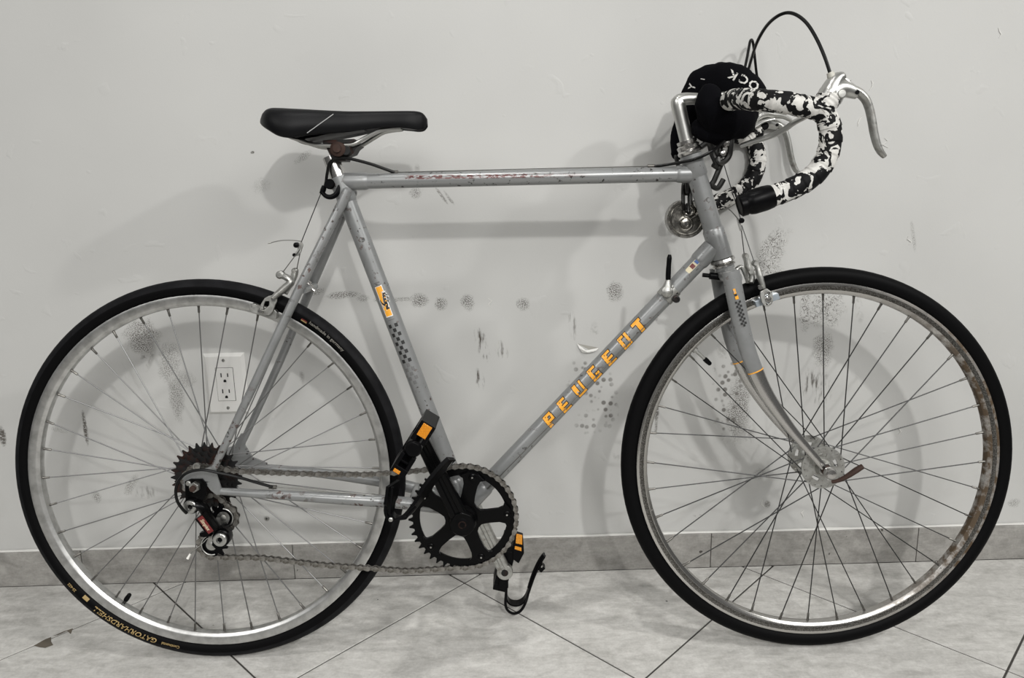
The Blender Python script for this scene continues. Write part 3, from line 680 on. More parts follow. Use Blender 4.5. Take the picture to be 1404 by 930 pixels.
for sgn in (1, -1):
    P = [L(*uv(at(x, y, wd)), sgn*wd) for x, y, wd in fk_px]
    P[-1] = L(UF-.004, RW+.004, sgn*.047)
    pts, rr = spline(P, 6, fk_r); k = 4*6
    m = MB('silver_paint'); m.tube(pts[:k+1], rr[:k+1], 18, aspect=.62, ref=(1, 0, .2)); bl = m.build('fork_blade', fork)
    m = MB('chrome'); m.tube(pts[k:], [r+.0002 for r in rr[k:]], 18, aspect=.66, ref=(1, 0, .2)); m.build('fork_tip', fork, label='chromed lower end of the fork blade')
    m = MB('orange_print'); dk = (pts[k+1]-pts[k]).normalized(); m.tube([pts[k]-dk*.0012, pts[k]+dk*.0006], rr[k]+.0006, 18, aspect=.66, ref=(1, 0, .2)); m.build('gold_line', fork)
    m = MB('chrome'); c0 = L(UF, RW, sgn*.047); m.plate([[(UF-.010, RW+.010), (UF+.002, RW+.012), (UF+.010, RW+.002), (UF+.009, RW-.010), (UF+.004, RW-.012), (UF+.004, RW-.003), (UF-.004, RW-.003), (UF-.005, RW-.010), (UF-.012, RW-.004)]], sgn*.047-.0016, sgn*.047+.0016); m.build('dropout', fork)
# decals on the near blade
q_a = at(1006, 396, .050); q_b = at(1018, 440, .051)
fd = (q_b-q_a).normalized(); fsd = Vector((fd.z, 0, -fd.x))*-1
def blade_quad(m, s0, s1, t0, t1, lift=.0015):
    m.grid([[q_a+fd*s+fsd*tt_+W_AX*(lift-16*tt_*tt_) for tt_ in (t0, (t0+t1)/2, t1)] for s in (s0, (s0+s1)/2, s1)], False)
m = MB('orange_print'); blade_quad(m, .000, .010, -.002, .002); blade_quad(m, .012, .018, -.002, .0035); m.build('decal', fork, fix=False)
m = MB('black_print'); blade_quad(m, .0085, .0125, -.002, .002, .0018)
for r in range(12):
    for k in range(3):
        if (r+k) % 2 == 0: blade_quad(m, .021+r*.0036, .021+(r+1)*.0036, -.0040+k*.0032, -.0008+k*.0032)
m.build('check_mark', fork, fix=False)
m = MB('black_plastic'); m.lathe(cr+L(-.018, -.004), L(-1, .12), [(.006, -.01), (.006, .010), (.0035, .011), (.0035, .022)], 12); m.build('brake_bolt', fork)
# ---------------------------------------------------------------- headset, stem, seat post
m = MB('chrome'); m.lathe(HT0, -hd, [(.0165, 0), (.0195, .002), (.0205, .006), (.0185, .0085), (.0175, .0095), (.0185, .011), (.0190, .0155), (.0160, .0175), (.0150, .019), (.0165, .0195), (.0165, .0245), (.0130, .0255)], 28); m.build('headset', bike, angle=25)
m = MB('chrome'); m.lathe(HT1, hd, [(.0165, 0), (.0200, .002), (.0210, .006), (.0175, .009), (.0160, .010), (.0190, .0115), (.0190, .014), (.0160, .015)], 28); m.build('headset', bike, angle=25)
qt = at(927.5, 137); qb = HT0-hd*.022
m = MB('alloy'); cl = at(987, 143, 0)
pts, rr = spline([qb+hd*.02, qb, at(936, 170), at(931.5, 151), at(930, 141), at(936, 136.5), at(950, 135.5), at(970, 137)], 6, [.0111, .0111, .0113, .0118, .0118, .0105, .0098, .0098])
m.tube(pts, rr, 18, ref=(0, 1, 0)); m.lathe(L(cl.x, cl.z, -.022), W_AX, [(.015, 0), (.0175, .003), (.0175, .041), (.015, .044)], 20)
m.tube([at(968, 137), cl], [.0098, .012], 16); m.lathe(at(930, 141.5), Vector((-.2, 0, 1)), [(.0118, -.004), (.0120, .004), (.0095, .0085), (.0001, .009)], 18)
stem = m.build('stem', bike, angle=50)
m = MB('chrome'); pa = ST-sd*.01; m.tube([pa, ST+sd*.046], .0133, 22); post = m.build('seat_post', bike)
# ---------------------------------------------------------------- saddle
sta = [(359.5, 165, .030, 170), (364, 157, .050, 174), (372, 152.5, .064, 179), (386, 152.5, .071, 187), (402, 153.2, .071, 190), (420, 153.8, .066, 187), (440, 154.3, .058, 185), (460, 154.6, .048, 183.5), (480, 154.6, .038, 181.5), (500, 154.2, .031, 178.5), (520, 153.8, .026, 176), (540, 153.4, .0235, 175), (560, 153.2, .0225, 176.5), (572, 153.6, .020, 178), (580, 156, .015, 177), (585.5, 163, .007, 173)]
rows = []
for x, yt, hw, yb in sta:
    tp = at(x, yt, 0); bt = at(x, yb, hw*.8); u_ = bt.x*.8+tp.x*.2; vt = tp.z; vb = bt.z; row = []
    for k in range(17):
        a = -1+2*k/16; s_ = math.copysign(abs(a)**.8, a)
        row.append(L(u_, vt-(vt-vb)*(abs(a)**3.6)*.92, hw*math.sin(s_*PI/2)*(1.0)))
    row.append(L(u_, vb, hw*.93)); row.append(L(u_, vb+.003, hw*.6)); row.append(L(u_, vb+.006, 0)); row.append(L(u_, vb+.003, -hw*.6)); row.append(L(u_, vb, -hw*.93))
    rows.append(row)
def lerp_rows(R, n):
    out = []
    cols = [spline([r[j] for r in R], n) for j in range(len(R[0]))]
    return [[c_[i] for c_ in cols] for i in range(len(cols[0]))]
m = MB('saddle_vinyl'); m.grid(lerp_rows(rows, 4)); saddle = m.build('saddle', bike, angle=60)
sbv = BVHTree.FromPolygons([tuple(p) for p in m.v], m.f)
def project(bv, p, d, lift):
    h, nrm, _, _ = bv.ray_cast(p, d)
    if h is None: return None
    return h - d*lift
m = MB('saddle_seam'); pts = []
for k in range(13):
    x = 421+(457-421)*k/12; y = 182.5+(156.5-182.5)*k/12; q = at(x, y, .2); cd = (at(x, y, .1)-q).normalized(); h = project(sbv, q, cd, .0003)
    if h: pts.append(h)
if len(pts) > 2: m.tube(pts, .0007, 6); m.build('seam', saddle)
m = MB('dark_spoke_steel', 'alloy'); m.use('alloy')
rails_px = [(398, 188), (412, 192.5), (428, 198), (445, 199.8), (465, 199.5), (484, 198), (497, 191.5), (510, 184), (524, 177.5), (548, 174.5)]
for sg in (1, -1):
    m = MB('alloy'); m.tube(spline([L(*uv(at(x, y, .022)), sg*.022*(1-.5*max(0, (i-6))/3)) for i, (x, y) in enumerate(rails_px)], 5), .0035, 10); m.build('saddle_rail', saddle)
m = MB('black_plastic'); m.plate([poly([(384, 183), (400, 191), (418, 194), (440, 190), (452, 187), (470, 184), (500, 179), (470, 178), (420, 180)], .0)], -.030, .030); m.build('saddle_base', saddle)
m = MB('black_plastic'); m.plate([poly([(546, 172), (546, 175.5), (566, 177.5), (576, 176), (580, 170)], .0)], -.014, .014); m.build('nose_base', saddle)
m = MB('freewheel_steel'); m.plate([poly([(446, 199), (451, 210), (456.5, 221), (474, 220.5), (476, 214), (484, 211), (488, 204), (494, 199.5), (486, 197.5), (450, 198.5)], .017)], -.018, .018)
for yy in (.0, ): m.plate([poly([(444, 193), (487, 191), (487, 194), (482, 196.5), (444, 197.5)], .02)], -.027, .027)
clamp = m.build('seat_clamp', post, bevel=.0015)
m = MB('rust', 'freewheel_steel'); m.lathe(at(464.5, 204.5, .018), W_AX, [(.0125, 0), (.0125, .008), (.0105, .0095), (.0065, .010), (.0065, .015), (.0001, .0155)], 20); m.use('freewheel_steel'); m.lathe(at(476, 207, .016), W_AX, [(.010, 0), (.010, .005), (.007, .010)], 18); m.build('clamp_bolt', post, label='rusty seat clamp bolt')

# ---------------------------------------------------------------- handlebar, tape, plugs
near_px = [(987, 143, 0), (993, 140.5, .035), (1000, 138, .062), (1012, 136, .092), (1026, 136.5, .120), (1042, 137.5, .143), (1060, 139, .158), (1078, 141, .165), (1098, 145, .168), (1117, 149, .169), (1131, 157, .169), (1137, 172, .169), (1139, 188, .169), (1136.5, 205, .169), (1130, 222, .169), (1118, 238, .170), (1102, 250, .170), (1084, 259.5, .170), (1066, 266.5, .171), (1050, 271.5, .171)]
near = [at(x, y, wd) for x, y, wd in near_px]
far = []
for i, p in enumerate(near):
    wd = -p.y; q = p.copy(); q.y = wd; k = min(1, wd/.165)
    q.z -= .007*k; q.x += .003*k; far.append(q)
bar_pts = spline(far[::-1]+near[1:], 4)
m = MB('alloy'); m.tube(bar_pts, .0119, 14); bar = m.build('handlebar', bike, angle=60)
def taped(P, i0, parent, name='bar_tape'):
    pts = spline(P[i0:], 14); rr = []; s = 0
    for i, p in enumerate(pts):
        if i: s += (p-pts[i-1]).length
        fr = (s/.0185) % 1.0
        rr.append(.0152+.0013*fr+.0004*noise.noise(p*60))
    m = MB('camo_tape'); m.tube([pts[0]-(pts[1]-pts[0])*.2]+pts, [.0122]+rr, 20); return m.build(name, bar, angle=50, label='black and white camouflage tape')
taped(near, 2, bar); taped(far, 2, bar)
for P in (near, far):
    d = (P[-1]-P[-2]).normalized(); e = P[-1]-d*.010; m = MB('black_plastic')
    m.lathe(e, d, [(.0160, 0), (.0172, .003), (.0182, .012), (.0180, .030), (.0165, .036), (.0152, .038), (.0150, .0395), (.0160, .0405), (.0160, .048), (.0135, .050), (.0125, .0485), (.0001, .0485)], 24); m.build('bar_end_plug', bar, angle=30)
# ---------------------------------------------------------------- brake levers
def make_lever(mirror):
    def A(x, y, wd):
        q = at(x, y, wd)
        if mirror: q.y = -q.y; q.z -= .007; q.x += .003
        return q
    hw = .169
    m = MB('alloy')
    pts, rr = spline([A(1130, 140, hw), A(1137.5, 127, hw), A(1143, 115, hw), A(1150, 107, hw), A(1158, 103.5, hw)], 6, [.0150, .0155, .0125, .0095, .0050]); m.tube(pts, rr, 16, aspect=.95, ref=(0, 1, 0))
    pts, rr = spline([A(1139, 136, hw), A(1147, 124, hw), A(1160, 123, hw), A(1171, 127.5, hw), A(1176, 131, hw)], 5, [.0150, .0145, .0110, .0085, .0060]); m.tube(pts, rr, 16, aspect=1.05, ref=(0, 1, 0))
    lev = m.build('brake_lever', bar, angle=60)
    return A, hw, lev
def lever_part(mirror):
    A, hw, lev = make_lever(mirror); lev.parent = bike; sg = -1 if mirror else 1
    m = MB('dull_alloy'); ax = W_AX*sg
    m.lathe(A(1148, 130.5, hw)+ax*.0125, ax, [(.0062, 0), (.0062, .003), (.0050, .0042), (.0001, .0045)], 18); m.build('hood_screw', lev)
    m = MB('black_plastic'); m.lathe(A(1148, 130.5, hw)-ax*.0120, -ax, [(.0072, 0), (.0072, .003), (.0060, .0042), (.0001, .0045)], 18); m.lathe(A(1171.5, 128, hw), ax, [(.0030, -.0095), (.0030, .0095)], 10); m.build('pivot_pin', lev)
    pts, rr = spline([A(1158, 121, hw), A(1168, 122.5, hw), A(1178, 127.5, hw), A(1187, 137, hw), A(1192, 150, hw), A(1195.5, 166, hw), A(1198, 181, hw), A(1202, 197, hw), A(1207, 208, hw), A(1213, 215, hw)], 6, [.0075, .0085, .0088, .0082, .0078, .0078, .0076, .0072, .0066, .0048])
    m = MB('dull_alloy'); m.tube(pts, rr, 14, aspect=.72, ref=(0, 1, 0)); m.build('lever_blade', lev)
    m = MB('alloy', 'ivory_boot')
    q = A(1142, 109, hw); d = (A(1134, 91, hw)-q).normalized(); m.use('ivory_boot'); m.lathe(q-d*.002, d, [(.0068, 0), (.0064, .006), (.0045, .013)], 12); m.build('cable_boot', lev)
    m = MB('dull_alloy'); m.tube([A(1157, 108, hw), A(1164, 114.5, hw)], .0035, 8); m.tube([A(1163, 114, hw), A(1165, 110, hw)], .0022, 8); m.build('release_catch', lev)
    # the second, inner lever that runs back under the bar top
    if not mirror: E = [(1147, 139, .150), (1125, 150, .142), (1103, 161, .132), (1088, 168.5, .122), (1077, 176.5, .110), (1062, 184.5, .095), (1045, 190.5, .082), (1030, 195, .070), (1016, 200, .060)]
    else: E = [(1060, 163, -.150), (1047, 166, -.142), (1035, 173, -.130), (1022, 180.5, -.118), (1010, 186.5, -.105), (1004, 189, -.098)]
    pts, rr = spline([at(*e) for e in E], 6, [.0055]*3+[.0062]*(len(E)-4)+[.0052]); m = MB('alloy'); m.tube(pts, rr, 12, aspect=.62, ref=(0, 1, .3)); m.build('extension_lever', lev)
    return A, hw
A_n, hw_ = lever_part(False); A_f, _ = lever_part(True)
for A_ in (A_n, A_f):      # the crossed wraps of tape round the foot of the lever
    m = MB('camo_tape'); pts, rr = spline([A_(1121, 152, .169), A_(1128, 146, .169), A_(1135, 137, .169), A_(1139.5, 129.5, .169)], 8, [.0165, .0178, .0172, .0158]); rr = [r+.0006*math.sin(i*1.3) for i, r in enumerate(rr)]; m.tube(pts, rr, 20); m.build('bar_tape', bar, angle=60)
# far brake body seen between the bars
m = MB('alloy'); pts, rr = spline([at(1031, 172, -.150), at(1040, 161, -.150), at(1050, 156.5, -.150), at(1062, 158, -.152), at(1074, 160, -.156), at(1084, 165, -.160)], 5, [.008, .0105, .0112, .0085, .0060, .0050]); m.tube(pts, rr, 12, aspect=.7, ref=(0, 1, 0)); m.build('lever_bracket', bar)
# ---------------------------------------------------------------- cables
def cable(pts, r, matn, name='brake_cable', parent=None, n=8):
    m = MB(matn); m.tube(spline([at(*p) for p in pts], n), r, 8); return m.build(name, parent or bike)
cable([(1138, 100, .169), (1131, 79, .165), (1120, 54, .155), (1107, 33, .142), (1093, 21, .128), (1079, 17.5, .112), (1064, 23.5, .098), (1050, 37, .066), (1038, 58, .025), (1030, 82, -.030), (1024, 104, -.070), (1016, 140, -.062), (1007, 172, -.012), (994, 192, .020), (975, 208, .026), (950, 219, .022), (920, 225, .010), (897, 228, .003)], .0026, 'black_housing', 'cable_housing')
cable([(1043, 125, -.160), (1038, 105, -.156), (1035, 80, -.150), (1033, 62, -.146), (1031, 55, -.142), (1028.5, 57, -.136), (1026, 70, -.126), (1022, 90, -.112), (1017, 110, -.095), (1003, 150, -.05), (993, 185, -.01), (989, 205, .0)], .0025, 'black_housing', 'cable_housing')
cable([(541, 236.5, .003), (527, 231.5, .010), (510, 225.5, .016), (490, 220, .020), (474, 217, .021), (460, 217.5, .020), (452, 224, .018), (448.5, 238, .014), (446.5, 252, .010), (442, 262, .009)], .0026, 'black_housing', 'cable_housing')
cable([(541, 236.5, .002), (650, 233.6, .002), (780, 230.5, .002), (893, 228, .002)], .0008, 'cable_steel')
cable([(440.5, 264, .009), (426, 300, .008), (411.5, 336, .006)], .0008, 'dark_spoke_steel')
cable([(989, 213, .0), (1000, 250, .002), (1010, 282, .004), (1016, 302, .005)], .0008, 'dark_spoke_steel')
cable([(999, 287, .012), (1003, 290, .010), (1010, 298, .008), (1015, 305, .006)], .0009, 'cable_steel')
cable([(413, 331, .006), (400, 329.5, .010), (385, 330, .014), (371, 333, .018)], .0008, 'cable_steel')
m = MB('dull_alloy'); m.tube([at(372, 332.6, .018), at(367.5, 333.6, .018)], .0014, 8); m.build('cable_crimp', bike)
# ---------------------------------------------------------------- brakes: two arms, straddle wire, carrier, shoes
def plate_px(matn, pts, w0, w1, name, parent, bevel=.0008, hole=None):
    wm = (w0+w1)/2; m = MB(matn); loops = [poly(pts, wm)]
    if hole: loops.append(poly(hole, wm))
    m.plate(loops, w0, w1); return m.build(name, parent, bevel=bevel)
# rear
body_pts, body_r = spline([at(383, 378, .020), at(392, 380, .024), at(399, 387, .027), at(391, 395, .030), at(382, 402, .032), at(374, 409, .034)], 5, [.0065, .0078, .0088, .0098, .0078, .0060])
m = MB('dull_alloy'); m.tube(body_pts, body_r, 12, aspect=.7, ref=(0, 1, 0)); m.tube(spline([at(405, 372, -.012), at(402, 381, -.004), at(396, 391, .008), at(390, 402, .014)], 5), .0080, 10, aspect=.7, ref=(0, 1, 0))
m.lathe(at(386, 376.5, .017), W_AX, [(.0068, 0), (.0068, .010), (.004, .013)], 14); m.lathe(at(405.5, 371, -.014), W_AX, [(.0050, 0), (.0050, .009), (.003, .011)], 12)
rb = m.build('brake_caliper', bike)
plate_px('dull_alloy', [(374, 405), (380, 407), (380, 413), (374, 428), (370, 432), (364, 432.5), (357, 430), (355, 425), (358, 417), (363, 409), (368, 406)], .028, .0325, 'brake_shoe_holder', rb, .0012, [(364, 413), (369.5, 413), (369, 419), (362.5, 425), (361, 422)])
plate_px('dull_alloy', [(343, 417), (347, 415.5), (378, 424.5), (381, 428), (380, 437), (376, 437), (344, 427)], .012, .023, 'brake_pad', rb)
m = MB('chrome'); m.lathe(at(358.5, 426.5, .031), W_AX, [(.0052, 0), (.0052, .004), (.0035, .007), (.0001, .0075)], 12); m.lathe(at(375.5, 409.5, .034), W_AX, [(.0034, 0), (.0034, .005)], 10); m.build('brake_bolt', rb)
m = MB('chrome', 'dull_alloy'); bq = at(421, 390, .0); d = (at(433, 401, .0)-bq).normalized(); m.lathe(bq, d, [(.0085, -.004), (.0085, .003), (.006, .0035), (.006, .010), (.0032, .0105), (.0032, .017)], 14); m.build('brake_bolt', rb)
for a, b2 in (((412, 341, .006), (386.5, 375, .022)), ((412.5, 342, .006), (407, 369, -.008))): cable([a, b2], .0008, 'cable_steel', 'straddle_wire', rb)
plate_px('dull_alloy', [(408, 334), (414, 332), (416, 336), (413, 346), (409, 351), (404, 351), (404, 347), (408, 343)], .004, .007, 'cable_carrier', rb)
m = MB('black_plastic'); m.lathe(at(407.5, 336, .004), W_AX, [(.0046, 0), (.0046, .008), (.003, .009)], 10); m.lathe(at(404.5, 349.5, .004), W_AX, [(.003, 0), (.003, .006)], 10); m.build('carrier_bolt', rb)
# front
m = MB('dull_alloy')
pts, rr = spline([at(1035, 360, .022), at(1039, 368, .026), at(1041.5, 378, .030), at(1044, 386, .032), at(1047, 396, .034)], 5, [.005, .0062, .0072, .0062, .0050]); m.tube(pts, rr, 12, aspect=.75, ref=(0, 1, 0))
pts, rr = spline([at(1020, 350, -.012), at(1024, 358, -.004), at(1026, 366, .002), at(1031, 378, .012), at(1029, 388, .016)], 5, [.0050, .0072, .0080, .0065, .0070]); m.tube(pts, rr, 12, aspect=.75, ref=(0, 1, 0))
m.tube(spline([at(1009, 370, .006), at(1016, 366, .008), at(1021, 374, .010), at(1026, 388, .012)], 5), .0058, 10, aspect=.6, ref=(0, 1, 0))
m.lathe(at(1034, 361, .020), W_AX, [(.0052, 0), (.0052, .008), (.0035, .011)], 12); m.lathe(at(1021, 351, -.014), W_AX, [(.0050, 0), (.0050, .008), (.0032, .011)], 12); m.lathe(at(1028.5, 372.5, .018), W_AX, [(.0034, 0), (.0034, .006)], 10)
fb = m.build('brake_caliper', bike)
plate_px('dull_alloy', [(1047, 396.5), (1051, 395.5), (1056, 399), (1059, 404), (1060, 411), (1058, 417), (1053, 420.5), (1048, 420), (1044, 415), (1041.5, 405), (1042, 400)], .0290, .0335, 'brake_shoe_holder', fb, .0012, [(1048, 402), (1052, 401), (1055.5, 409), (1056, 414), (1053, 416.5), (1050, 414)])
m = MB('pale_pad'); a, b2 = at(1035, 417, .018), at(1067, 405.5, .018); ad = (b2-a); m.box((a+b2)/2, ad/2, Vector((0, .0055, 0)), Vector((-ad.z, 0, ad.x)).normalized()*.0052); m.build('brake_pad', fb, bevel=.0008, label='bluish grey brake pad')
m = MB('chrome'); m.lathe(at(1052.5, 410, .031), W_AX, [(.0055, 0), (.0055, .004), (.0035, .006), (.0001, .0065)], 8); m.lathe(at(1041, 394, .034), W_AX, [(.0036, 0), (.0036, .006)], 10); m.build('brake_bolt', fb)
for a, b2 in (((1015.5, 308, .005), (1020.5, 350, -.010)), ((1017, 309, .005), (1034, 359, .026))): cable([a, b2], .0008, 'dark_spoke_steel', 'straddle_wire', fb)
plate_px('alloy', [(1010, 300), (1013, 299), (1016, 308), (1018, 316), (1014.5, 317), (1012, 309)], .004, .007, 'cable_carrier', fb)
m = MB('black_plastic'); m.lathe(at(1015.5, 302.5, .003), W_AX, [(.0045, 0), (.0045, .007), (.003, .008)], 10); m.build('carrier_bolt', fb)
# ---------------------------------------------------------------- gear lever on the down tube
x0 = tm.at_px(914.5, 400); lp = at(914.5, 400, .022)
m = MB('dull_alloy'); m.tube([BB+dd*(x0-.011), BB+dd*(x0+.013)], .0157, 24); band = m.build('shifter_clamp', bike)
m = MB('dull_alloy'); m.lathe(L(lp.x, lp.z, .014), W_AX, [(.0098, 0), (.0105, .002), (.0105, .007), (.0090, .011), (.0045, .0135), (.0001, .014)], 24)
up_ = (at(917, 384, .022)-lp).normalized(); sx_ = Vector((up_.z, 0, -up_.x))
pts = [L(lp.x, lp.z, .019)+up_*h for h in (.002, .010, .020, .026)]; m.tube(pts, [.0098, .0072, .0042, .0038], 12, aspect=1.0, ref=(1, 0, 0)); m.tube([L(lp.x, lp.z, .016)+sx_*.003+up_*.003, L(lp.x, lp.z, .016)+sx_*.010+up_*.010], .003, 8); shifter = m.build('shift_lever', band)
pts, rr = spline([at(916, 383.5, .020), at(916.3, 374, .020), at(917, 362, .020), at(917.8, 354, .020), at(918.2, 349.2, .020)], 4, [.0042, .0044, .0040, .0042, .0024]); m = MB('black_plastic'); m.tube(pts, rr, 12); m.build('lever_grip', shifter) if False else m.build('lever_grip', band)
m = MB('freewheel_steel', 'dull_alloy'); m.lathe(at(926.5, 410, .010), W_AX, [(.0062, 0), (.0062, .006), (.0035, .0065), (.0035, .004)], 18); m.tube([at(918, 406, .012), at(929, 401, .012)], .0024, 8); m.tube([at(917, 411, .0), at(926, 410, .01)], .004, 8); m.build('clamp_bolt', band)
cable([(920, 411, .012), (850, 483, .015), (760, 577, .017), (668, 671, .018)], .0007, 'cable_steel', 'gear_cable')
# ---------------------------------------------------------------- crankset
NCH = 44; WCH = .0450
rch = .0127/2/math.sin(PI/NCH); cp = at(634, 719, .075); CC = (BB.x, BB.z)
m = MB('black_paint')
outer = cog_loops(CC, NCH, 0.03)[0]
m.plate([outer, circ(CC, rch-.0155, 64)], WCH-.0016, WCH+.0016)
chainring = m
a_crank = math.atan2(at(577, 600, .08).z-CC[1], at(577, 600, .08).x-CC[0])
arms = [a_crank+PI/5+2*PI*k/5 for k in range(5)]
# spider of five arms
sp = []
for k, a in enumerate(arms):
    for da, rr_ in ((-.40, .0325), (-.27, .043), (-.195, rch-.028), (-.215, rch-.0185), (-.30, rch-.0140), (-.12, rch-.0085), (.12, rch-.0085), (.30, rch-.0140), (.215, rch-.0185), (.195, rch-.028), (.27, .043), (.40, .0325)): sp.append((CC[0]+rr_*math.cos(a+da), CC[1]+rr_*math.sin(a+da)))
    a2 = a+PI/5; sp.append((CC[0]+.0300*math.cos(a2), CC[1]+.0300*math.sin(a2)))
m = MB('black_paint'); m.plate([sp], WCH+.0016, WCH+.0085)
m.lathe(L(CC[0], CC[1], WCH), W_AX, [(.024, 0), (.024, .012), (.0205, .018), (.0205, .031), (.019, .033)], 32)
ca_, sa_ = math.cos(a_crank), math.sin(a_crank); LA = .168
def arm_rows(sign, wfun, r0=.014, length=LA):
    rows = []
    for i in range(15):
        s = length*i/14; hwid = .0148-.0036*(i/14); hth = .0070
        if i == 14: hwid *= .55
        wd = wfun(s); c0 = L(CC[0]+sign*ca_*(s+(.010 if i == 14 else 0)), CC[1]+sign*sa_*(s+(.010 if i == 14 else 0)), wd); tv = L(-sa_, ca_)
        rows.append([c0+tv*x*hwid+W_AX*y*hth for x, y in ((-1, -.6), (-.8, -1), (.8, -1), (1, -.6), (1, .6), (.8, 1), (.3, 1), (.2, .72), (-.2, .72), (-.3, 1), (-.8, 1), (-1, .6))])
    return rows
m.grid(arm_rows(1, lambda s: .068+.014*s/LA)); crank = m.build('crankset', bike, angle=30, bevel=.0008)
co = chainring.build('chainring', crank, angle=25)
m = MB('black_plastic', 'rust'); m.lathe(L(CC[0], CC[1], .0745), W_AX, [(.0125, 0), (.0125, .003), (.0095, .0042)], 24); m.use('rust'); m.lathe(L(CC[0], CC[1], .0765), W_AX, [(.0066, 0), (.0066, .0022), (.0045, .0022), (.0045, .0005)], 20); m.build('dust_cap', crank)
for k, a in enumerate(arms):
    m = MB('black_paint', 'dull_alloy'); c0 = L(CC[0]+(rch-.0155)*math.cos(a), CC[1]+(rch-.0155)*math.sin(a), WCH+.008); m.lathe(c0, W_AX, [(.0062, 0), (.0062, .0018), (.0048, .0026), (.003, .0026), (.003, .0008)], 16); m.use('dull_alloy'); m.lathe(c0, W_AX, [(.0018, .0008), (.0016, .0030), (.0001, .0032)], 8); m.build('chainring_bolt', crank)
# far crank arm, bare alloy
m = MB('dull_alloy'); m.grid(arm_rows(-1, lambda s: -.060-.014*s/LA)); m.lathe(L(CC[0], CC[1], -.052), -W_AX, [(.018, 0), (.018, .016)], 24)
ef = L(CC[0]-ca_*LA, CC[1]-sa_*LA, -.074); m.lathe(ef-W_AX*.007, W_AX, [(.0145, 0), (.0150, .002), (.0150, .012), (.0140, .014)], 24)
farc = m.build('crank_arm', bike, angle=30, bevel=.0008, label='bare silver crank arm on the far side')
m = MB('freewheel_steel'); m.lathe(ef+W_AX*.0055, W_AX, [(.0066, 0), (.0066, .0022), (.0035, .0024)], 16); m.build('spindle_end', farc)
# ---------------------------------------------------------------- pedals with toe clips
def make_pedal(C, front, sgn, w0, wid, clip_px, strap_px, refl):
    """C: spindle position in the plane, front: unit direction of the front edge"""
    f = Vector((front[0], 0, front[1])).normalized(); up2 = Vector((-f.z, 0, f.x)); ax = W_AX*sgn
    def PT(a, b, c): return C+f*a+up2*b+ax*c
    m = MB('black_plastic')
    hl, ht = .046, .0125
    for c0, c1 in ((w0, w0+.010), (w0+wid-.011, w0+wid)):   # inner and outer cage plates with windows
        pass
    def bx(a0, a1, b0, b1, c0, c1): m.box(PT((a0+a1)/2, (b0+b1)/2, (c0+c1)/2), f*((a1-a0)/2), up2*((b1-b0)/2), ax*((c1-c0)/2))
    bx(-hl, -hl+.012, -ht, ht, w0+.002, w0+wid); bx(hl-.012, hl, -ht, ht, w0+.002, w0+wid)
    bx(-hl+.012, -.012, -ht, -ht+.007, w0+wid-.012, w0+wid); bx(-hl+.012, -.012, ht-.007, ht, w0+wid-.012, w0+wid); bx(.012, hl-.012, -ht, -ht+.006, w0+wid-.012, w0+wid); bx(.012, hl-.012, ht-.006, ht, w0+wid-.012, w0+wid)
    bx(-hl+.012, hl-.012, -ht, ht, w0+.002, w0+.012); bx(-.030, -.026, -ht, ht, w0+.01, w0+wid-.01); bx(.026, .030, -ht, ht, w0+.01, w0+wid-.01)
    m.lathe(PT(0, 0, w0), ax, [(.0100, 0), (.0130, .004), (.0130, wid-.006), (.0135, wid-.002), (.0105, wid+.002), (.0001, wid+.0025)], 20)
    for k in range(5):
        for s in (-1, 1): bx(s*hl-.002*(s > 0), s*hl+.002*(s < 0)+(.002 if s > 0 else -.002)*0+ (.0015 if s > 0 else 0), -ht+.001+k*.0052, -ht+.0032+k*.0052, w0+.006, w0+wid-.004)
    ped = m.build('pedal', bike, angle=30, bevel=.0007)
    m = MB('chrome'); m.lathe(PT(0, 0, w0-.010), ax, [(.0072, 0), (.0072, .004), (.0058, .005), (.0058, .012)], 16); m.build('spindle', ped)
    for (a0, a1, b0, b1, c0, c1) in refl:
        m = MB('amber_reflector'); m.box(PT((a0+a1)/2, (b0+b1)/2, (c0+c1)/2), f*((a1-a0)/2), up2*((b1-b0)/2), ax*((c1-c0)/2)); m.build('reflector', ped, bevel=.0006)
    return ped, PT
nend = L(CC[0]+ca_*LA, CC[1]+sa_*LA, 0)
fr = at(537, 662, .13)-at(580, 594, .13)
wN, wdN = .092, .068
refl = [(-.0440, -.0230, -.0075, .0075, wN+wdN-.001, wN+wdN+.0015), (.0395, .0450, -.0085, .0025, wN+wdN-.001, wN+wdN+.0015)]
pedN, PTn = make_pedal(nend, (fr.x, fr.z), 1, wN, wdN, None, None, refl)
m = MB('black_plastic')
P = spline([at(539, 663, .130), at(537, 680, .130), at(534, 697, .130), at(537, 707, .130), at(547, 710, .129), at(559, 705, .128), at(573, 688, .126), at(590, 662, .124), (at(608, 640, .122)), at(619, 629, .121)], 5)
m.strip(P, [.038]*8+[.030]*10+[.026]*(len(P)-18), .0050, (.30, 1, -.25)); m.strip([p+Vector((0, 0, 0)) for p in P[-14:]], .034, .0060, (.34, 1, -.28))
m.tube([at(538, 668, .150), at(536, 690, .150), at(534, 704, .150), at(541, 713, .148), at(556, 711, .146), at(570, 695, .144)], .0022, 8)
m.build('toe_clip', pedN)
m = MB('dull_alloy'); m.box(at(617, 638, .136), (at(621, 633, .136)-at(615, 641, .136))*.5, Vector((0, .001, 0)), Vector((.001, 0, .001))); m.lathe(at(536, 712, .150), W_AX, [(.0035, 0), (.0035, .003), (.002, .004)], 10); m.build('strap_buckle', pedN)
m = MB('chrome'); 
for k in range(3): m.lathe(PTn(-.010+k*.000, .0, wN-.004-k*.0022), W_AX, [(.0118-.0006*k, 0), (.0124-.0006*k, .0010), (.0118-.0006*k, .002)], 20)
m.build('bearing_cap', pedN)
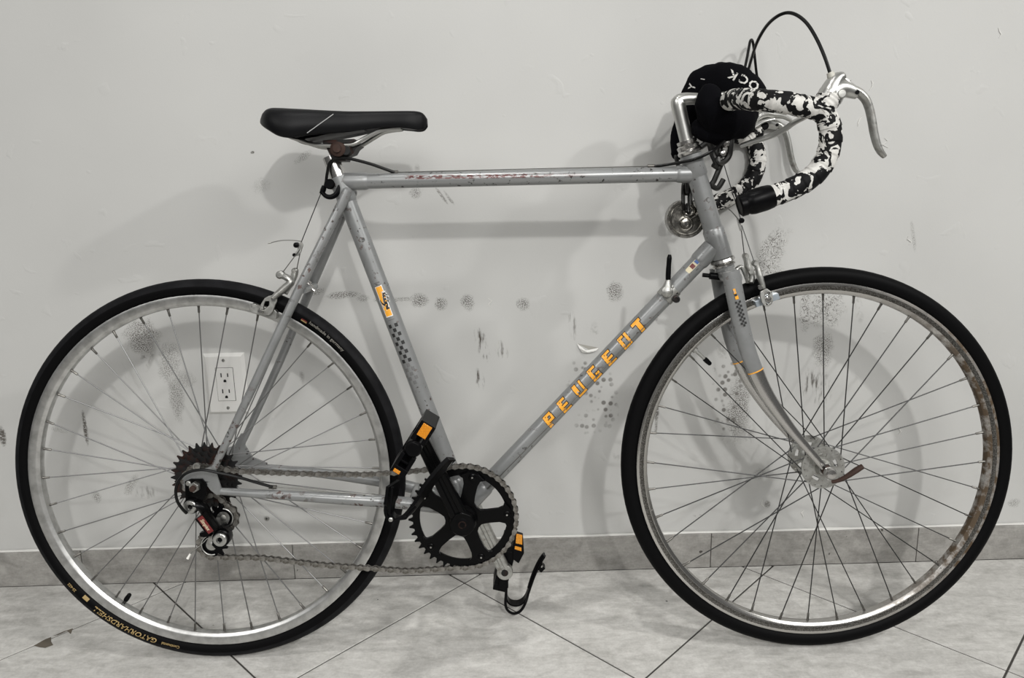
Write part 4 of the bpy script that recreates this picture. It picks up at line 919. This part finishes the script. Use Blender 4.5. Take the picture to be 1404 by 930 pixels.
# far pedal
frF = at(694, 806, -.11)-at(710, 742, -.11); wF, wdF = .083, .068
reflF = [(-.0385, -.0185, -.0035, .0115, wF-.0005, wF+.0035), (-.0155, -.0075, -.0035, .0105, wF-.0005, wF+.0035)]
endF = L(CC[0]-ca_*LA, CC[1]-sa_*LA, 0)
pedF, PTf = make_pedal(endF, (frF.x, frF.z), -1, wF, wdF, None, None, [])
m = MB('amber_reflector')
for pts in ([(708, 732), (716, 734), (716, 747), (707, 745)], [(706, 749), (715, 751), (715, 756), (705.5, 753)]): m.plate([poly(pts, -.0805)], -.0815, -.0795)
m.build('reflector', pedF, bevel=.0005)
m = MB('black_plastic'); m.plate([poly([(707, 730), (717, 733), (718.5, 757), (711, 771), (703, 765), (703.5, 750)], -.088)], -.0950, -.0815); m.plate([poly([(686, 783), (697, 790), (697, 803), (692, 806), (683.5, 803)], -.088)], -.100, -.078); m.build('pedal_cage', pedF, bevel=.001)
m = MB('black_plastic')
P = spline([at(694, 797, -.082), at(694, 812, -.082), at(693, 828, -.082), at(696, 837, -.083), at(704, 841.5, -.085), at(713, 838.5, -.090), at(720, 828, -.100), at(725, 812, -.108), at(730, 797, -.112)], 5); m.tube(P, .0026, 8)
P = spline([at(694, 800, -.105), at(694.5, 818, -.105), at(700, 826, -.105), at(711, 827, -.108), at(720, 820, -.112), at(727, 803, -.115), at(734, 785, -.115), at(741, 770, -.115), at(746.5, 761, -.115)], 5); m.strip(P, .020, .003, (0, 1, 0))
P = spline([at(725, 806, -.112), at(731, 788, -.112), at(739, 771, -.112), at(746, 761, -.112)], 5); m.tube(P, [.0045+.0016*i/15 for i in range(16)], 10, aspect=.7, ref=(0, 1, 0))
m.box(at(742.5, 778, -.112), Vector((.004, 0, .004)), Vector((0, .009, 0)), Vector((-.0028, 0, .0028)))
m.build('toe_clip', pedF)
m = MB('dull_alloy'); m.box(at(743, 777, -.100), Vector((.001, 0, .0016)), Vector((0, .001, 0)), Vector((-.001, 0, .0006))); m.build('strap_buckle', pedF)
# ---------------------------------------------------------------- rear derailleur
JU, JL = at(307.5, 709, .043), at(291.5, 746, .043)
pivA, pivB = at(259.5, 696.5, .078), at(300.5, 741.5, .082)
m = MB('black_paint')
m.lathe(L(pivA.x, pivA.z, .058), W_AX, [(.0125, 0), (.0135, .003), (.0135, .012), (.0115, .014)], 24)
m.tube(spline([L(pivA.x, pivA.z, .066), at(268, 691, .068), at(279, 697, .066), at(287, 712, .062), at(297, 726, .058), L(pivB.x, pivB.z, .062)], 5), [.010]*26, 12, aspect=.8, ref=(0, 1, 0))
m.lathe(L(pivB.x, pivB.z, .056), W_AX, [(.0125, 0), (.0145, .003), (.0145, .018), (.0115, .020)], 24)
m.plate([poly([(296, 726), (306, 718), (316, 726), (317, 736), (310, 748), (300, 752), (293, 745)], .062)], .055, .070)
m.plate([poly([(274, 731), (284, 728), (290, 735), (281, 736.5), (275, 735.5)], .06)], .052, .062)
der = m.build('rear_derailleur', bike, angle=35, bevel=.0008)
for p, wd in ((pivA, .0720), (pivB, .0760)):
    m = MB('alloy', 'black_plastic'); m.lathe(L(p.x, p.z, wd), W_AX, [(.0112, 0), (.0112, .004), (.0098, .0055), (.0052, .0055), (.0046, .003)], 24); m.use('black_plastic'); m.lathe(L(p.x, p.z, wd+.0029), W_AX, [(.0045, 0), (.0045, .0003)], 6); m.build('pivot_bolt', der)
a, b2 = at(274.5, 710, .080), at(289, 729.5, .080); ad = (b2-a).normalized(); asd = Vector((-ad.z, 0, ad.x)); cn = (a+b2)/2
m = MB('black_paint'); m.box(cn+Vector((0, .006, 0)), (b2-a)*.58, Vector((0, .006, 0)), asd*.0085); m.box(cn+asd*.0092+Vector((0, .004, 0)), (b2-a)*.60, Vector((0, .004, 0)), asd*.0010); m.build('link_plate', der)
m = MB('red_print'); m.box(cn, (b2-a)*.54, Vector((0, .0004, 0)), asd*.0050); m.build('label_plate', der, label='red plate with pale script')
if asd.z < 0: asd = -asd
vs, fs = text_mesh('Simplex', .0085, 2, .3, .0001); m = MB('cream_print'); mx = max(v.x for v in vs)
m.v = [cn+ad*((v.x-mx/2)*.80)+asd*(v.y-.0028)+W_AX*.0008 for v in vs]; m.f = fs; m.m = [0]*len(fs); m.build('lettering', der, fix=False)
for J, ph in ((JU, .1), (JL, .3)):
    m = MB('black_plastic', 'dull_alloy'); m.plate([cog_loops((J.x, J.z), 11, ph)[0]], .0410, .0450); m.use('dull_alloy'); m.lathe(L(J.x, J.z, .045), W_AX, [(.0055, 0), (.0055, .0035), (.003, .0045)], 12); m.build('jockey_wheel', der)
for wd in (.0475, .0385):
    jd = (JL-JU).normalized(); js = Vector((jd.z, 0, -jd.x)); P = []
    for k in range(13): a = PI*k/12; P.append(JU - jd*math.sin(a)*.0175*.62 + js*math.cos(a)*.0175*.62)
    for k in range(13): a = PI*k/12; P.append(JL + jd*math.sin(a)*.0150*.62 - js*math.cos(a)*.0150*.62)
    m = MB('dull_alloy'); m.plate([[uv(p) for p in P]], wd-.0006, wd+.0006); m.build('cage_plate', der)
for J, r_ in ((JU, .0160), (JL, .0172)):
    m = MB('alloy'); pts = [J+Vector((math.cos(x), 0, math.sin(x)))*r_+W_AX*.0045 for x in [(-1.0 if J is JU else 1.6)+(2.5 if J is JU else 3.4)*k/16 for k in range(17)]]; m.tube(pts, .0014, 8); m.build('cage_rim', der)
cable([(374, 668, .064), (352, 662, .070), (325, 654, .078), (300, 648.5, .084), (278, 644.5, .088), (258, 648, .090), (246, 658, .090), (241, 672, .090), (243, 687, .088), (250, 698, .084), (256, 704, .080)], .0025, 'black_housing', 'cable_housing')
cable([(374, 668, .063), (410, 670.5, .060), (445, 673, .056), (520, 680, .046)], .0007, 'cable_steel', 'gear_cable')
cable([(285, 738, .084), (277, 746, .088), (266, 755, .092), (259, 762, .094)], .0007, 'cable_steel', 'gear_cable')
m = MB('white_cap'); m.tube([at(261, 759.5, .093), at(257, 766.5, .095)], [.0014, .0024], 8); m.build('cable_crimp', bike, label='white crimped cable end')
# ---------------------------------------------------------------- chain
r14 = .0127/2/math.sin(PI/14); rj = .0127/2/math.sin(PI/11)
def arc(c, r, a0, a1, n): return [Vector((c[0]+r*math.cos(math.radians(a0+(a1-a0)*i/n)), 0, c[1]+r*math.sin(math.radians(a0+(a1-a0)*i/n)))) for i in range(n+1)]
path = arc(CC, rch, 98, -96, 40)
t1 = at(560, 783, WCH); t2 = at(439, 774.5, WCH); t3 = at(360, 765, WCH)
path += [Vector((t1.x, 0, t1.z)), Vector((t2.x, 0, t2.z)), Vector((t3.x, 0, t3.z))]
path += arc((JL.x, JL.z), rj, 278, 120, 14)+arc((JU.x, JU.z), rj, -55, 70, 12)+arc((UR, RW), r14, 318, 95, 18)
t4 = at(330, 646.5, WCH); t5 = at(439, 650.5, WCH); t6 = at(505, 651, WCH); t7 = at(570, 646, WCH)
path += [Vector((t4.x, 0, t4.z)), Vector((t5.x, 0, t5.z)), Vector((t6.x, 0, t6.z)), Vector((t7.x, 0, t7.z))]
path.append(path[0].copy())
dense = []
for i in range(len(path)-1):
    n = max(1, int((path[i+1]-path[i]).length/.0008))
    dense += [path[i]+(path[i+1]-path[i])*(k/n) for k in range(n)]
tot = sum((dense[i+1]-dense[i]).length for i in range(len(dense)-1)); npin = 2*int(round(tot/.0127/2)); step = tot/npin
pins = [dense[0]]; s = 0; tgt = step
for i in range(len(dense)-1):
    s += (dense[i+1]-dense[i]).length
    if s >= tgt and len(pins) < npin: pins.append(dense[i+1]); tgt += step
m = MB('chain_pin')
for p in pins: m.lathe(Vector((p.x, -WCH+.0036, p.z)), W_AX, [(.0019, -.0003), (.0019, .0012), (.0038, .0012), (.0038, .006), (.0019, .006), (.0019, .0075)], 8, True)
chain = m.build('chain', bike, angle=40)
def link_mesh(wd, r_end):
    hp = .00635; out = []
    for k in range(6): a = -PI/2+PI*k/5; out.append((hp+r_end*math.cos(a), r_end*math.sin(a)))
    out.append((0, r_end*.55))
    for k in range(6): a = PI/2+PI*k/5; out.append((-hp+r_end*math.cos(a), r_end*math.sin(a)))
    out.append((0, -r_end*.55))
    m = MB('chain_steel'); 
    for s in (-1, 1): m.plate([out], s*wd-.0005, s*wd+.0005)
    return m
protos = []
for k in range(npin):
    a, b2 = pins[k], pins[(k+1) % npin]; d = (b2-a).normalized(); c0 = (a+b2)/2
    mt = Matrix(((d.x, 0, -d.z, c0.x), (0, 1, 0, -WCH), (d.z, 0, d.x, c0.z), (0, 0, 0, 1)))
    if k < 2: o = link_mesh((.0037, .0026)[k], (.0044, .0042)[k]).build('chain_link', chain, angle=40); protos.append(o); o.matrix_local = mt
    else: share(protos[k % 2], 'chain_link', chain, mt)

# ================================================================== chain lock slung over the stem
lock = bpy.data.objects.new('chain_lock', None); COL.objects.link(lock); lock.matrix_world = BIKE_M
tag(lock, 'black cloth-sleeved chain lock with round steel padlock, slung over the handlebar stem', 'lock')
def cloth(P, R, n, amp, seed):
    pts, rr = spline(P, n, R); m = MB('black_fabric'); m.tube(pts, rr, 28)
    cent = sum(pts, Vector((0, 0, 0)))/len(pts)
    for i, v in enumerate(m.v):
        m.v[i] = v+(v-cent).normalized()*(amp*noise.noise(v*34+Vector((seed, 0, 0)))+amp*.6*noise.noise(v*90+Vector((0, seed, 0))))
    return m
# the loop over the top, passing behind the quill and hanging down the far side
m1 = cloth([at(929, 214, -.050), at(934, 192, -.058), at(941, 164, -.060), at(952, 134, -.056), at(968, 117, -.046), at(988, 112, -.026), at(1009, 118, -.006), at(1023, 133, .004), at(1024, 152, .010)], [.012, .017, .021, .025, .029, .0315, .0325, .032, .020], 6, .0042, 3.1)
fab = m1.build('fabric_sleeve', lock, angle=80)
m2 = cloth([at(1024, 150, -.012), at(1014, 164, .004), at(1000, 161, .014), at(985, 154, .026), at(976, 143, .034), at(974, 132, .038), at(977, 124, .034)], [.018, .029, .034, .033, .026,   .019, .014], 6, .0044, 8.7)
m2.build('fabric_sleeve', lock, angle=80)
m3 = cloth([at(958, 168, .0), at(963, 176, .006), at(975, 182, .010), at(995, 182, .010), at(1012, 174, .004)], [.012, .018, .018, .017, .012], 6, .002, 1.9); m3.build('fabric_fold', lock, angle=80)
ALLV = list(m1.v); ALLF = list(m1.f); b = len(ALLV); ALLV += m2.v; ALLF += [tuple(i+b for i in f) for f in m2.f]
fbv = BVHTree.FromPolygons([tuple(p) for p in ALLV], ALLF)
CAMB = BIKE_M.inverted() @ _o
def cloth_text(body, px, py, ang, size, clipf=None, stretch=1.0):
    """printed letters that follow the folds of the sleeve"""
    vs, fs = text_mesh(body, 1.0, 2, 0, .022)
    bm = bmesh.new(); bv_ = [bm.verts.new(v) for v in vs]
    for f in fs:
        try: bm.faces.new([bv_[i] for i in f])
        except ValueError: pass
    for _ in range(4):
        bmesh.ops.triangulate(bm, faces=bm.faces[:]); le = [e for e in bm.edges if e.calc_length() > .14]
        if not le: break
        bmesh.ops.subdivide_edges(bm, edges=le, cuts=1)
    bmesh.ops.triangulate(bm, faces=bm.faces[:]); bm.verts.index_update(); vs = [v.co.copy() for v in bm.verts]; fs = [tuple(v.index for v in f.verts) for f in bm.faces]; bm.free()
    m = MB('fabric_print'); ca, sa = math.cos(ang), math.sin(ang); ok = {}
    for i, v in enumerate(vs):
        X_, Y_ = v.x*stretch*size, v.y*size; x = px+ca*X_+sa*Y_; y = py-(-sa*X_+ca*Y_) if False else py-(sa*X_*-1*-1 + ca*Y_)
        x = px+ca*X_-sa*Y_; y = py-(sa*X_+ca*Y_)
        q = at(x, y, .25); d = (q-CAMB).normalized(); h = project(fbv, CAMB, d, .0014)
        if h is None: h = Vector((0, 0, 0))
        else: ok[i] = 1
        m.v.append(h)
    m.f = [f for f in fs if all(i in ok for i in f)]; m.m = [0]*len(m.f)
    return m.build('lettering', fab, fix=False)
for ch_, px_, py_ in (('O', 1043, 115.5), ('C', 1028.5, 107.5), ('K', 1013, 101.5)): cloth_text(ch_, px_, py_, math.radians(150), 17.0, stretch=1.08)
cloth_text('Y', 952, 124, math.radians(75), 13); cloth_text('I', 966, 110, math.radians(80), 8)
# square-section links showing below the sleeve, in front of the head tube
def ring_link(P, r): m = MB('lock_chain_steel'); pts = spline(P, 6); m.tube(pts, r, 8, True); return m.build('lock_link', lock, angle=30)
ring_link([at(961, 202, .010), at(968, 197, .010), at(973, 199, .010), at(976, 210, .008), at(981, 222, .008), at(983, 229, .010), at(978, 226, .014)], .0046)
ring_link([at(1003, 187, .014), at(1002, 200, .014), at(1000, 213, .012), at(994, 221, .012), at(986, 223, .012), at(984, 216, .010)], .0048)
ring_link([at(990, 222, .004), at(985, 234, .004), at(979, 248, .002), at(976, 254, .0), at(984, 258, -.004), at(992, 246, -.006)], .0046)
ring_link([at(979, 190, .0), at(981, 200, .002), at(984, 212, .004), at(988, 214, .002), at(986, 198, -.004)], .0042)
m = MB('chrome'); m.lathe(at(994, 196, .006), W_AX, [(.0075, 0), (.0085, .002), (.0085, .007), (.006, .011), (.0001, .013)], 18); m.lathe(at(990, 211, .006), W_AX, [(.0060, 0), (.0066, .002), (.0066, .006), (.0045, .009), (.0001, .010)], 14); m.build('rivet', lock)
# links running down behind the head tube to the padlock
for k, (a, b2) in enumerate((((931, 216, -.05), (938, 240, -.052)), ((940, 232, -.05), (941, 262, -.05)), ((941, 254, -.050), (941, 288, -.046)))):
    p, q = at(*a), at(*b2); s_ = Vector((.005, 0, 0)) if k != 1 else Vector((0, .005, 0))
    m = MB('lock_chain_steel'); m.tube(spline([p+s_, q+s_, q+(q-p).normalized()*.004, q-s_, p-s_, p-(q-p).normalized()*.004, p+s_], 4), .0036, 8); m.build('lock_link', lock)
p, q = at(951, 262, -.046), at(952, 291, -.042); s_ = Vector((.005, 0, .001)); m = MB('lock_chain_steel'); m.tube(spline([p+s_, q+s_, q+(q-p).normalized()*.004, q-s_, p-s_, p-(q-p).normalized()*.004, p+s_], 4), .0036, 8); m.build('lock_link', lock)
pc = at(939.5, 300, -.040); RP = .0330
cut = []
for k in range(41):      # disc outline with the notch that guards the shackle
    a = math.radians(108)+math.radians(314)*k/40; cut.append((pc.x+RP*math.cos(a), pc.z+RP*math.sin(a)))
n0 = (pc.x+.0055, pc.z+.0155)
for k in range(13): a = math.radians(20)-math.radians(205)*k/12; cut.append((n0[0]+.0130*math.cos(a), n0[1]+.0130*math.sin(a)))
m = MB('lock_steel'); m.plate([cut], -.052, -.030); pad = m.build('padlock', lock, angle=40, bevel=.004)
m = MB('lock_steel'); fl = []
for k in range(37): a = math.radians(118)+math.radians(294)*k/36; fl.append(L(pc.x+.0268*math.cos(a), pc.z+.0268*math.sin(a), -.0300))
m.tube(fl, .0016, 8); m.tube([L(n0[0]+.0150*math.cos(x), n0[1]+.0150*math.sin(x), -.0300) for x in [math.radians(10)-math.radians(190)*k/16 for k in range(17)]], .0018, 8); m.build('raised_rim', pad)
m = MB('lock_steel', 'plate_slot'); kc = L(pc.x-.0015, pc.z-.0085, -.0300); m.lathe(kc, W_AX, [(.0135, -.001), (.0135, .0010), (.0110, .0018), (.0095, .0012), (.0082, .0030), (.0045, .0038), (.0045, .0020)], 28); m.use('plate_slot'); m.lathe(kc, W_AX, [(.0022, .002), (.0022, .0032)], 10); m.build('keyhole', pad)
m = MB('lock_steel'); m.tube([L(n0[0]+.0085*math.cos(x), n0[1]-.002+.0085*math.sin(x), -.041) for x in [math.radians(70)-math.radians(250)*k/16 for k in range(17)]], .0045, 12); m.build('shackle', pad)
